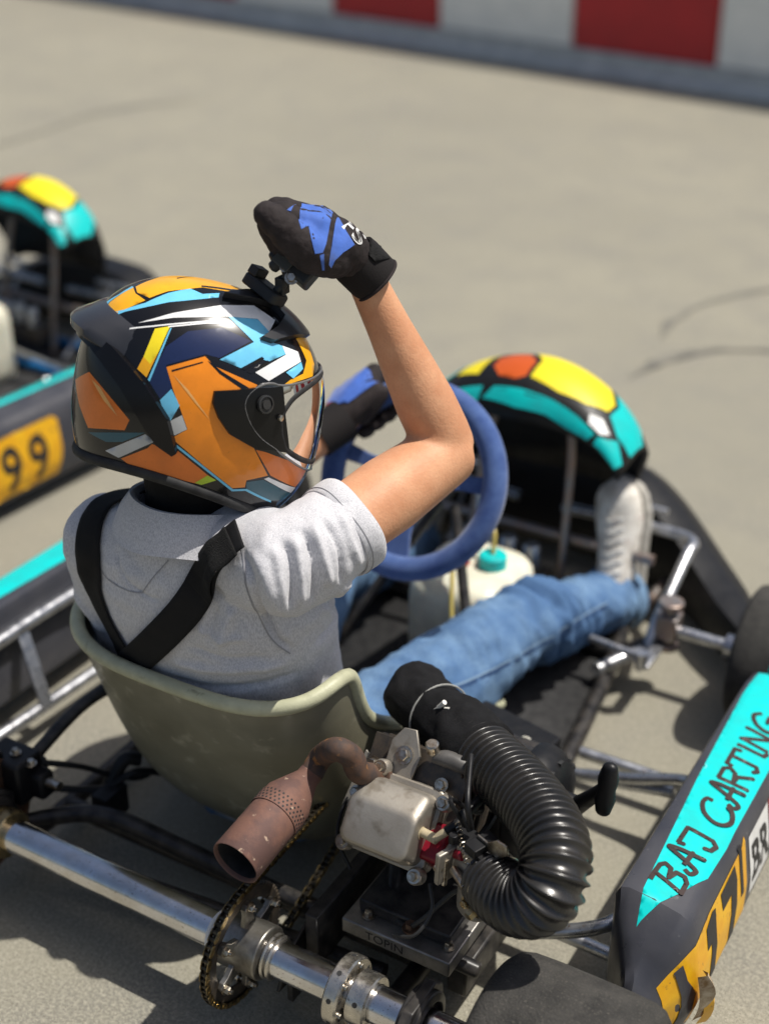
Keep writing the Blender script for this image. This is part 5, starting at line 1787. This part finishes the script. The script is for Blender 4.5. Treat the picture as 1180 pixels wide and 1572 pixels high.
# ---- canvas shoes with the soles against the pedals
shoe_mat = mat('white_canvas', (.80, .77, .70), .8, var=.35, vs=45, vcol=(.50, .46, .40), bump=.4, bs=300, dist=.002, speck=((.30, .12, .11), 30, .66, .72))
sole_mat = mat('shoe_sole', (.55, .53, .47), .7, var=.4, vs=60, vcol=(.3, .28, .25))
for a_, sx_ in ((AR, 1), (AL, -1)):
    heel = V(a_.x+sx_*.004, a_.y+.02, .055)
    toe = V(a_.x-sx_*.046, a_.y+.085, .312)
    ln = (toe-heel)
    ld = ln.normalized()
    top_n = V(0, -1, 0)-ld*V(0, -1, 0).dot(ld)
    top_n.normalize()
    sd = ld.cross(top_n)
    rings, srings_ = [], []
    for i in range(15):
        t = i/14
        w = interp([0, .06, .2, .45, .7, .88, .97, 1], [.018, .032, .036, .038, .049, .045, .028, .008], t)
        hgt = interp([0, .05, .15, .3, .5, .7, .88, .97, 1], [.05, .085, .095, .088, .070, .054, .046, .032, .012], t)
        cen = heel+ln*t+sd*(.008*sin(pi*t)*sx_)
        ring_, so = [], []
        for j in range(24):
            a = 2*pi*j/24
            c, s_ = cos(a), sin(a)
            ring_.append(cen+sd*w*math.copysign(abs(c)**.8, c)+top_n*(hgt*(.5+.5*math.copysign(abs(s_)**.9, s_))))
            so.append(cen+sd*(w+.004)*math.copysign(abs(c)**.7, c)+top_n*(-.012+.014*math.copysign(abs(s_)**.6, s_)))
        rings.append(ring_)
        srings_.append(so)
    mb = MB()
    mb.rings(rings)
    mb.tube([heel+ln*.22+top_n*.06, a_-(a_-heel)*.0+V(0, -.01, .012)], [.04, .038], 20)
    sh = mb.build('shoe', shoe_mat, person, angle=70)
    mb = MB()
    mb.rings(srings_)
    mb.build('sole', sole_mat, sh, angle=60)
    for k in range(6):
        t = .32+.075*k
        hgt = interp([0, .3, .5, .7, .88], [.05, .088, .070, .054, .046], t)
        cen = heel+ln*t+sd*(.008*sin(pi*t)*sx_)+top_n*(hgt+.002)
        m2 = MB()
        m2.tube(catmull([cen-sd*.024-top_n*.010, cen-sd*.010, cen+sd*.010+ld*.006, cen+sd*.024-top_n*.010+ld*.008], 4), .0020, 8)
        m2.build('lace', white_vinyl, sh)


# ---- gloves: black with blue panels
glove_black = mat('glove_black', (.020, .0155, .0155), .8, var=.4, vs=60, vcol=(.032, .025, .025), bump=.5, bs=260, dist=.002, spec=.25)
glove_blue = mat('glove_blue', (.045, .135, .52), .7, var=.25, vs=50, bump=.4, bs=500, dist=.001, sheen=.25)
glove_cuff = mat('glove_cuff', (.014, .012, .012), .85, spec=.25, bump=.4, bs=400, dist=.001)
def W3(*a):
    return [V(p) for p in a]
mb = MB()
wc = V((0.095,0.368,0.979))
KN = W3((0.082,0.298,1.037), (0.068,0.319,1.037), (0.058,0.345,1.03), (0.055,0.369,1.019))
for k_, r_ in zip(KN, (.0205, .021, .020, .0185)):
    mb.tube([wc, lerp(wc, k_, .35), lerp(wc, k_, .7), k_], [.0295, .0305, .0255, r_], 20, roundcap=.8)
mb.tube([wc, V((0.095,0.331,1.008))], [.029, .032], 20, roundcap=.6)
mb.tube(W3((0.095,0.314,1.004), (0.089,0.298,1.015), (0.079,0.287,1.027)), [.027, .026, .022], 18, roundcap=.8)
FG = [W3((0.082,0.298,1.037), (0.049,0.276,1.053), (0.034,0.273,1.037), (0.053,0.277,1.004)),
      W3((0.068,0.319,1.037), (0.028,0.304,1.049), (0.016,0.3,1.029), (0.038,0.296,0.995)),
      W3((0.058,0.345,1.03), (0.016,0.333,1.04), (0.008,0.324,1.021), (0.03,0.315,0.992)),
      W3((0.055,0.369,1.019), (0.018,0.359,1.028), (0.011,0.35,1.013), (0.029,0.341,0.992))]
for ch, r_ in zip(FG, (.0135, .0138, .013, .0118)):
    mb.tube(catmull(ch, 5), [r_*1.2, r_*1.12, r_*1.05, r_], 14, roundcap=.9)
thumb = W3((0.095,0.323,0.992), (0.091,0.282,1.008), (0.078,0.257,1.033), (0.063,0.247,1.053), (0.051,0.245,1.06))
mb.tube(catmull(thumb, 5), [.026, .0255, .0225, .0195, .0165], 18, roundcap=1)
gl = remesh(mb, 'glove', .0019, 3, glove_black, person)
me = gl.data
nr_ = [v.normal.copy() for v in me.vertices]
for i, v in enumerate(me.vertices):
    v.co += nr_[i]*(.0014*noise.noise(v.co*55)+.0010*noise.noise(v.co*110+V(2, 1, 0)))
gb = bvh_of(gl)
CN = V(.447, -.761, .471)
for name_, m_, pts_, off in (
    ('blue_panel', glove_blue, W3((0.057,0.313,1.058), (0.045,0.348,1.051), (0.061,0.356,1.051), (0.073,0.36,1.042), (0.099,0.313,1.043), (0.112,0.281,1.023), (0.113,0.272,1.015), (0.109,0.261,1.016), (0.105,0.26,1.033), (0.089,0.279,1.043), (0.095,0.254,1.046), (0.086,0.262,1.054)), .0012),
    ('blue_panel', glove_blue, W3((0.082,0.356,1.034), (0.112,0.328,1.027), (0.125,0.326,1.013), (0.12,0.307,1.007), (0.118,0.291,1.001), (0.115,0.287,0.992), (0.115,0.282,0.997), (0.114,0.291,1.019)), .0012),
    ('blue_panel', glove_blue, W3((0.063,0.271,1.061), (0.065,0.284,1.064), (0.054,0.307,1.058), (0.067,0.274,1.059)), .0012),
    ('blue_trim', glove_blue, W3((0.112,0.267,1.013), (0.114,0.273,1.014), (0.111,0.278,0.991), (0.109,0.276,0.991)), .0012),
    ('red_tab', red_vinyl, W3((0.078,0.363,1.041), (0.08,0.37,1.038), (0.078,0.377,1.03), (0.079,0.368,1.032)), .0014)):
    decal(pts_, CN, gb, name_, m_, gl, off, .005)
# white lettering printed on the back near the wrist
vs, fs = text_shape('FS', 1.0, .012)
tx0, tx1 = min(v.x for v in vs), max(v.x for v in vs)
o0, ou, ov = V((0.106,0.326,1.033)), V((0.126,0.337,1.007))-V((0.106,0.326,1.033)), V((0.083,0.383,1.022))-V((0.107,0.323,1.033))
out = []
for v in vs:
    p = o0+ou*((v.x-tx0)/(tx1-tx0))+ov*(v.y/.72)*.9
    h = gb.ray_cast(p+CN*.15, -CN, .4)
    out.append(h[0]+CN*.0015 if h[0] is not None else gb.find_nearest(p)[0]+CN*.001)
mb = MB()
mb.add(out, fs)
mb.build('lettering', white_vinyl, gl, recalc=False)
# cuff band with its strap
ca = (V((0.09,0.366,0.986))-V((0.115,0.387,0.95))).normalized()
cc = V((0.104,0.378,0.967))
a_, b_, c_ = frame(ca, CN)
mb = MB()
rings = []
for s_, r_ in ((-.026, .0305), (-.027, .0335), (-.023, .0345), (.010, .0350), (.019, .0340), (.019, .030)):
    rings.append([cc+ca*s_+(a_*cos(2*pi*j/40)*1.0+b_*sin(2*pi*j/40)*.95)*r_ for j in range(40)])
mb.rings(rings, cap=False, closed_path=True)
cuff = mb.build('cuff', glove_cuff, gl, angle=60)
mb = MB()
mb.tube([cc-ca*.026+(a_*cos(2*pi*j/40)+b_*sin(2*pi*j/40)*.95)*.0340 for j in range(40)], .0022, 8, closed=True)
mb.build('cuff_piping', glove_black, gl)
cb = bvh_of(cuff)
decal(W3((0.117,0.367,1.004), (0.13,0.377,1.008), (0.142,0.386,0.989), (0.142,0.383,0.985), (0.133,0.363,0.982), (0.123,0.362,0.989)), CN, cb, 'cuff_strap', velcro, gl, .002, .006, .002)

# left hand gripping the wheel rim
ga = 2.36
gc = SC+SRT*cos(ga)*.15+SU*sin(ga)*.15
rad_d = (SRT*cos(ga)+SU*sin(ga)).normalized()
tan_d = (SU*cos(ga)-SRT*sin(ga)).normalized()
mb = MB()
pw = LWp+(gc-LWp).normalized()*.02
palm_c = gc+rad_d*.030+SN*.012
for k in range(4):
    off = tan_d*(-.036+.024*k)
    kn = gc+rad_d*.036-SN*.006+off
    mb.tube([pw, lerp(pw, kn, .5)+SN*.012, kn+SN*.012], [.030, .026, .021], 14, roundcap=.8)
    mb.tube(catmull([kn+SN*.010, gc+rad_d*.020-SN*.034+off, gc-rad_d*.020-SN*.030+off, gc-rad_d*.034+SN*.0+off], 5), [.0165, .015, .0138, .012], 12, roundcap=.9)
mb.tube(catmull([pw+SN*.01, gc+SN*.036-tan_d*.035-rad_d*.0, gc+SN*.036-tan_d*.01-rad_d*.016, gc+SN*.030+tan_d*.014-rad_d*.022], 5), [.023, .02, .0175, .015], 14, roundcap=.9)
gl2 = remesh(mb, 'glove', .003, 4, glove_black, person)
g2 = bvh_of(gl2)
c0 = lerp(pw, gc+rad_d*.036, .62)
nn = (rad_d*.75+SN*.55).normalized()
fw = (gc-pw).normalized()
si = nn.cross(fw).normalized()
decal([c0-fw*.04-si*.034, c0-fw*.04+si*.034, c0+fw*.035+si*.048, c0+fw*.06, c0+fw*.035-si*.048], nn, g2, 'blue_panel', glove_blue, gl2, .0015, .008)
decal([c0-fw*.035-si*.03, c0-fw*.035+si*.03, c0+fw*.03+si*.04, c0+fw*.03-si*.04], (CN+V(0, 0, .3)).normalized(), g2, 'blue_panel', glove_blue, gl2, .0022, .008)
decal([c0-fw*.05-si*.008, c0-fw*.05+si*.008, c0-fw*.04+si*.008, c0-fw*.04-si*.008], nn, g2, 'red_tab', red_vinyl, gl2, .0018, .008)
mb = MB()
fd = (pw-LE).normalized()
a_, b_, c_ = frame(fd)
mb.rings([[LWp+fd*s_+(a_*cos(2*pi*j/28)+b_*sin(2*pi*j/28))*r_ for j in range(28)] for s_, r_ in ((-.03, .031), (-.03, .035), (.028, .036), (.028, .032))], cap=False, closed_path=True)
mb.build('cuff', glove_cuff, gl2)


# ---- helmet
helmet = empty('helmet', HPOS-HU*.13)
tag(helmet, 'full-face helmet with orange, sky blue and black print and clear visor on the driver', 'helmet')
def paint(name, c, var=.12, rough=.28, vs=40):
    return mat(name, c, rough, var=var, vs=vs, coat=.5, spec=.3, speck=(tuple(x*.82 for x in c), 220, .62, .75))
HM = {'h_orange': paint('paint_orange', (.86, .26, .012)), 'h_redor': paint('paint_red_orange', (.78, .19, .02)), 'h_amber': paint('paint_amber', (.88, .42, .012)), 'h_yellow': paint('paint_yellow', (.88, .70, .02)),
      'h_lime': paint('paint_lime', (.45, .62, .03)), 'h_sky': paint('paint_sky', (.16, .56, .82)), 'h_white': paint('paint_white', (.86, .86, .85)), 'h_grey': paint('paint_grey', (.52, .53, .52)),
      'h_navy': paint('paint_navy', (.012, .022, .075), vs=300), 'h_teal': paint('paint_teal', (.02, .10, .14)), 'h_peach': paint('paint_peach', (.80, .42, .13)),
      'h_black': paint('paint_black', (.006, .006, .007), rough=.25), 'h_black2': mat('fin_gloss', (.006, .006, .007), .16, coat=0, spec=.28), 'h_vent': mat('vent_satin', (.02, .02, .022), .4, coat=.3),
      'h_dark': mat('visor_base', (.006, .006, .006), .3, spec=.3)}
def h_world(f, s, u):
    return HPOS+HF*f+HS*s+HU*u
def h_dir_ab(a, b):
    rho = sqrt(a*a+b*b)
    if rho < 1e-9:
        return V(HN0)
    return HN0*cos(rho)+(HE1*(a/rho)+HE2*(b/rho))*sin(rho)
def h_skin(n, off=0., mirror=False):
    r = helm_r(*n)+off
    return h_world(n.x*r, (-n.y if mirror else n.y)*r, n.z*r)
def h_azel(az, el):
    return V(cos(el)*cos(az), cos(el)*sin(az), sin(el))
def h_cut(f, s):
    return -.116-.10*f+.030*(abs(s)/.12)**2
EYE = [(45, 9), (42, 15), (38, 18.5), (30, 22), (18, 24.5), (0, 25.5), (-18, 24.5), (-30, 22), (-38, 18.5), (-42, 15), (-45, 9), (-44, 2), (-41, -4), (-37, -8.5), (-28, -12), (-18, -14), (0, -15.5), (18, -14), (28, -12), (37, -8.5), (41, -4), (44, 2)]
NA, NE = 200, 90
rows = []
for j in range(NA):
    az = 2*pi*j/NA
    lo_, hi_ = -pi/2+.05, 0.
    for _ in range(30):
        m_ = (lo_+hi_)/2
        n = h_azel(az, m_)
        r = helm_r(*n)
        if n.z*r < h_cut(n.x*r, n.y*r):
            lo_ = m_
        else:
            hi_ = m_
    rows.append(hi_)
mb = MB()
vs, fs = [], []
for i in range(NE+1):
    for j in range(NA):
        az = 2*pi*j/NA
        el = lerp(pi/2-.001, rows[j], i/NE)
        vs.append(h_skin(h_azel(az, el)))
for i in range(NE):
    for j in range(NA):
        k = (j+1) % NA
        az = (2*pi*(j+.5)/NA+pi) % (2*pi)-pi
        el = lerp(pi/2, rows[j], (i+.5)/NE)
        if inside((math.degrees(az), math.degrees(el)), EYE):
            continue
        fs.append((i*NA+j, i*NA+k, (i+1)*NA+k, (i+1)*NA+j))
mb.add(vs, fs)
shell = mb.build('shell', HM['h_black'], helmet, angle=180)
s = shell.modifiers.new('solid', 'SOLIDIFY')
s.thickness = .006
s.offset = 1 if shell.data.polygons[0].normal.dot(HU) < 0 else -1
# soft rubber trim round the bottom and the eye opening
mb = MB()
mb.tube([h_skin(h_azel(2*pi*j/NA, rows[j]), -.001) for j in range(NA)], .0075, 10, closed=True)
mb.build('bottom_trim', matte_black, helmet)
mb = MB()
eo = catmull([V(a, b, 0) for a, b in EYE], 5, closed=True)
mb.tube([h_skin(h_azel(radians(p.x), radians(p.y)), -.001) for p in eo], .0055, 10, closed=True)
mb.build('eye_trim', matte_black, helmet)
# padded lining
mb = MB()
vs, fs = [], []
for i in range(25):
    for j in range(60):
        az = 2*pi*j/60
        el = lerp(pi/2-.001, rows[int(j/60*NA)]-.02, i/24)
        vs.append(h_skin(h_azel(az, el), -.022))
for i in range(24):
    for j in range(60):
        k = (j+1) % 60
        az = (2*pi*(j+.5)/60+pi) % (2*pi)-pi
        el = lerp(pi/2, rows[int(j/60*NA)], (i+.5)/24)
        if inside((math.degrees(az)*.92, math.degrees(el)*.95), EYE):
            continue
        fs.append((i*60+j, i*60+k, (i+1)*60+k, (i+1)*60+j))
mb.add(vs, fs)
mb.build('lining', cloth_black, helmet, angle=180)
def h_panel(poly, m, name, off, mirror=False, parent=None, raised=0.):
    vs, fs = fill2d(poly, .055)
    mb = MB()
    out = [h_skin(h_dir_ab(q.x, q.y), off, mirror) for q in vs]
    if mirror:
        fs = [tuple(reversed(f)) for f in fs]
    mb.add(out, fs)
    if raised:
        # a lid with a sloped skirt down to the skin
        b = densify(poly, .055)
        c = sum(b, Vector((0, 0)))/len(b)
        top = [h_skin(h_dir_ab(q.x, q.y), off, mirror) for q in b]
        low = [h_skin(h_dir_ab(*(q+(q-c).normalized()*.012)), -.001, mirror) for q in b]
        mb.rings([top+[top[0]], low+[low[0]]], closed_ring=False)
    return mb.build(name, m, parent or shell, recalc=bool(raised), angle=50 if raised else 180)
for name_, m_, lay, mir, poly in H_PRINT:
    h_panel(poly, HM[m_], name_, .0003*lay, False)
    if mir:
        h_panel(poly, HM[m_], name_, .0003*lay+.00015, True)
for name_, m_, hgt, mir, poly in H_RAISED:
    h_panel(poly, HM[m_], name_, hgt, False, helmet, 1)
    if mir:
        h_panel(poly, HM[m_], name_, hgt, True, helmet, 1)
# rear spoiler: lip that wraps the back of the crown
mb = MB()
rings = []
for i in range(41):
    az = radians(138+84*i/40)
    e = smst(138, 158, 138+84*i/40)*smst(222, 202, 138+84*i/40)
    def q(el, off):
        return h_skin(h_azel(az, radians(el)), off)
    rings.append([q(35, -.003), q(33, .003*e), q(28, .010*e), q(22.5, .022*e), q(20, .025*e), q(17.5, .021*e), q(16.5, .007*e), q(15, -.003)])
mb.rings(rings, closed_ring=True)
mb.build('spoiler', mat('spoiler_gloss', (.03, .031, .036), .25, coat=.3), helmet, angle=40)
# clear visor with its pivot
def visor_mat():
    m = bpy.data.materials.new('clear_visor')
    m.use_nodes = True
    N, L = m.node_tree.nodes, m.node_tree.links
    N.remove(N['Principled BSDF'])
    tr = N.new('ShaderNodeBsdfTransparent')
    tr.inputs['Color'].default_value = (.66, .67, .68, 1)
    gl_ = N.new('ShaderNodeBsdfGlossy')
    gl_.inputs['Roughness'].default_value = .03
    fr_ = N.new('ShaderNodeFresnel')
    fr_.inputs['IOR'].default_value = 1.85
    mx = N.new('ShaderNodeMixShader')
    L.new(fr_.outputs['Fac'], mx.inputs['Fac'])
    L.new(tr.outputs['BSDF'], mx.inputs[1])
    L.new(gl_.outputs['BSDF'], mx.inputs[2])
    L.new(mx.outputs['Shader'], N['Material Output'].inputs['Surface'])
    return m
VZ = [(67, 13), (65, 19), (59, 23.5), (53, 24.5), (47, 23.5), (30, 25), (15, 26.5), (0, 27), (-15, 26.5), (-30, 25), (-47, 23.5), (-53, 24.5), (-59, 23.5), (-65, 19), (-67, 13), (-64, 6), (-59, 0), (-53, -4.5), (-45, -8), (-38, -11.5), (-21, -17), (0, -19), (21, -17), (38, -11.5), (45, -8), (53, -4.5), (59, 0), (64, 6)]
vz = [(p.x, p.y) for p in catmull([V(a, b, 0) for a, b in VZ], 3, closed=True)]
vs, fs = fill2d(vz, 3.)
mb = MB()
mb.add([h_skin(h_azel(radians(q.x), radians(q.y)), .0032) for q in vs], fs)
visor = mb.build('visor', visor_mat(), helmet, recalc=False, angle=180)
mb = MB()
mb.tube([h_skin(h_azel(radians(a), radians(b)), .0030) for a, b in vz], .0016, 8, closed=True)
mb.build('visor_edge', mat('visor_edge', (.12, .12, .12), .2, spec=.8), visor)
for sg in (1, -1):
    n = h_azel(radians(57*sg), radians(14))
    p = h_skin(n, .005)
    mb = MB()
    nw = (HF*n.x+HS*n.y+HU*n.z)
    mb.lathe([(.0115, 0), (.0115, .004), (.0095, .0045), (.0095, .0025), (.006, .0025), (.006, .005), (.001, .005)], p, nw, 28)
    mb.build('visor_pivot', mat('pivot_plastic', (.03, .03, .03), .3), visor)
    n = h_azel(radians(48*sg), radians(8))
    mb = MB()
    mb.lathe([(.004, 0), (.004, .003), (.002, .004)], h_skin(n, .007), (HF*n.x+HS*n.y+HU*n.z), 12)
    mb.build('visor_stud', zinc, visor)

# ---- action camera: body in the hand, arm and sticky base on the helmet
camera_t = empty('action_camera', (0.019,0.279,0.954))
tag(camera_t, 'small black action camera on an arm stuck to the helmet top', 'camera')
camb = mat('camera_black', (.02, .021, .022), .5, var=.2, vs=80, bump=.2, bs=400, dist=.001)
ax1 = (V((0.074,0.3,0.979))-V((0.044,0.296,1))).normalized()
ax2 = CN-ax1*CN.dot(ax1)
ax2.normalize()
ax3 = ax1.cross(ax2)
mb = MB()
mb.box(V((0.061,0.293,0.99)), (.060, .044, .040), (ax1, ax2, ax3))
cbody = mb.build('camera_body', camb, camera_t, bevel=.004, bseg=3)
mb = MB()
mb.box(V((0.062,0.269,1.003)), (.024, .004, .030), (ax1, ax2, ax3))
mb.build('side_door', mat('camera_grey', (.045, .048, .046), .6), cbody, bevel=.001)
mb = MB()
mb.tube(W3((0.052,0.279,0.987), (0.055,0.279,0.974), (0.049,0.274,0.961), (0.04,0.269,0.951)), [.006, .0065, .006, .006], 10)
mb.tube(W3((0.048,0.274,0.993), (0.04,0.271,0.986)), .008, 10, roundcap=.5)
mb.box(V((0.048,0.277,0.962)), (.012, .016, .022))
arm = mb.build('mount_arm', camb, camera_t, bevel=.001)
m2 = MB()
m2.bolt(V((0.068,0.269,0.977)), CN, .006, .006)
m2.build('bolt', zinc, arm)
m2 = MB()
m2.bolt(V((0.06,0.266,0.99)), CN, .0042, .004)
m2.build('bolt', zinc, arm)
# base plate: long rounded block following the crown
bd = (V((0.05,0.273,0.946))-V((-0.003,0.281,0.967))).normalized()
bn_ = (V((0.023,0.276,0.956))-HPOS)
bn_ = (bn_-bd*bn_.dot(bd)).normalized()
bs_ = bd.cross(bn_)
mb = MB()
rr_loft(mb, V((0.024,0.276,0.955)), [(.029, .017, .008, -.010, 0, 0), (.029, .017, .008, .003, 0, 0), (.026, .014, .007, .006, 0, 0)], bd, bs_, bn_*(1 if bd.cross(bs_).dot(bn_) > 0 else 1))
mb.box(V((0.007,0.277,0.966))+bn_*.008, (.014, .026, .012), (bd, bs_, bn_))
mb.build('mount_base', camb, camera_t, bevel=.0015)


# ================================================================ second kart, parked ahead on the left
SKIP = {'link', 'perforation', 'torn_flap', 'torn_patch', 'race_number', 'sticker', 'sticker_print', 'bolt', 'clamp_slot', 'vent_rib', 'flange_bolt', 'drilled_hole', 'grub_screw', 'sprocket_bolt', 'disc_hole', 'cable_tie', 'letter'}
blue_frame = mat('blue_frame', (.01, .13, .34), .35, var=.3, vs=30)
cyan_seat = mat('blue_seat', (.01, .19, .40), .4, var=.3, vs=12, vcol=(.02, .30, .45))
OVER = {'frame': blue_frame, 'nerf_bar': blue_frame, 'upper_nerf_bar': galv, 'seat': cyan_seat, 'rim': None, 'steering_wheel': black_plastic, 'spoke': black_plastic}
def copy_tree(o, parent):
    c = o.copy()
    COL.objects.link(c)
    if parent is not None:
        c.parent = parent
        c.matrix_parent_inverse = o.matrix_parent_inverse.copy()
    nm = o.name.split('.')[0]
    if OVER.get(nm) and c.type == 'MESH':
        c.material_slots[0].link = 'OBJECT'
        c.material_slots[0].material = OVER[nm]
    for ch in list(o.children):
        if ch.name.split('.')[0] not in SKIP:
            copy_tree(ch, c)
    return c
kart2 = copy_tree(kart, None)
kart2.location = (-1.885, .535, 0)
kart2.rotation_euler = (0, 0, radians(-3.5))
tag(kart2, 'empty go-kart with race number 999 on its side pod, parked beyond the driver', 'go-kart', 'go-karts on the track')
# its race number: a wider yellow panel with three digits
pod2 = [c for c in kart2.children if c.name.startswith('side_pod') and c.data == podR.data][0]
for c in list(pod2.children):
    if c.name.startswith(('number_panel', 'teal_panel')):
        bpy.data.objects.remove(c)
def pod2_side(poly, name, m, off, extra=None):
    o = pod_side(pod2, bR, 1, poly, name, m, off, .014, extra)
    o.matrix_parent_inverse = Matrix.Identity(4)
    return o
o = pod_top(pod2, bR, 1, [(.24, .585), (.5, .578), (.86, .578), (.86, .606), (.5, .604), (.26, .602)], 'teal_panel', teal_top, .0008)
o.matrix_parent_inverse = Matrix.Identity(4)
pod2_side([(.185, .155), (.22, .186), (.30, .203), (.57, .205), (.585, .195), (.582, .12), (.565, .062), (.25, .058), (.20, .07), (.185, .10)], 'number_panel', yellow_vinyl, .0008)
for k in range(3):
    vs, fs = text_shape('9', .15, .0035)
    pod2_side(None, 'digit', ink_black, .0018, ([(.315+.083*k+v.x*.80, .076+v.y*.98) for v in vs], fs))
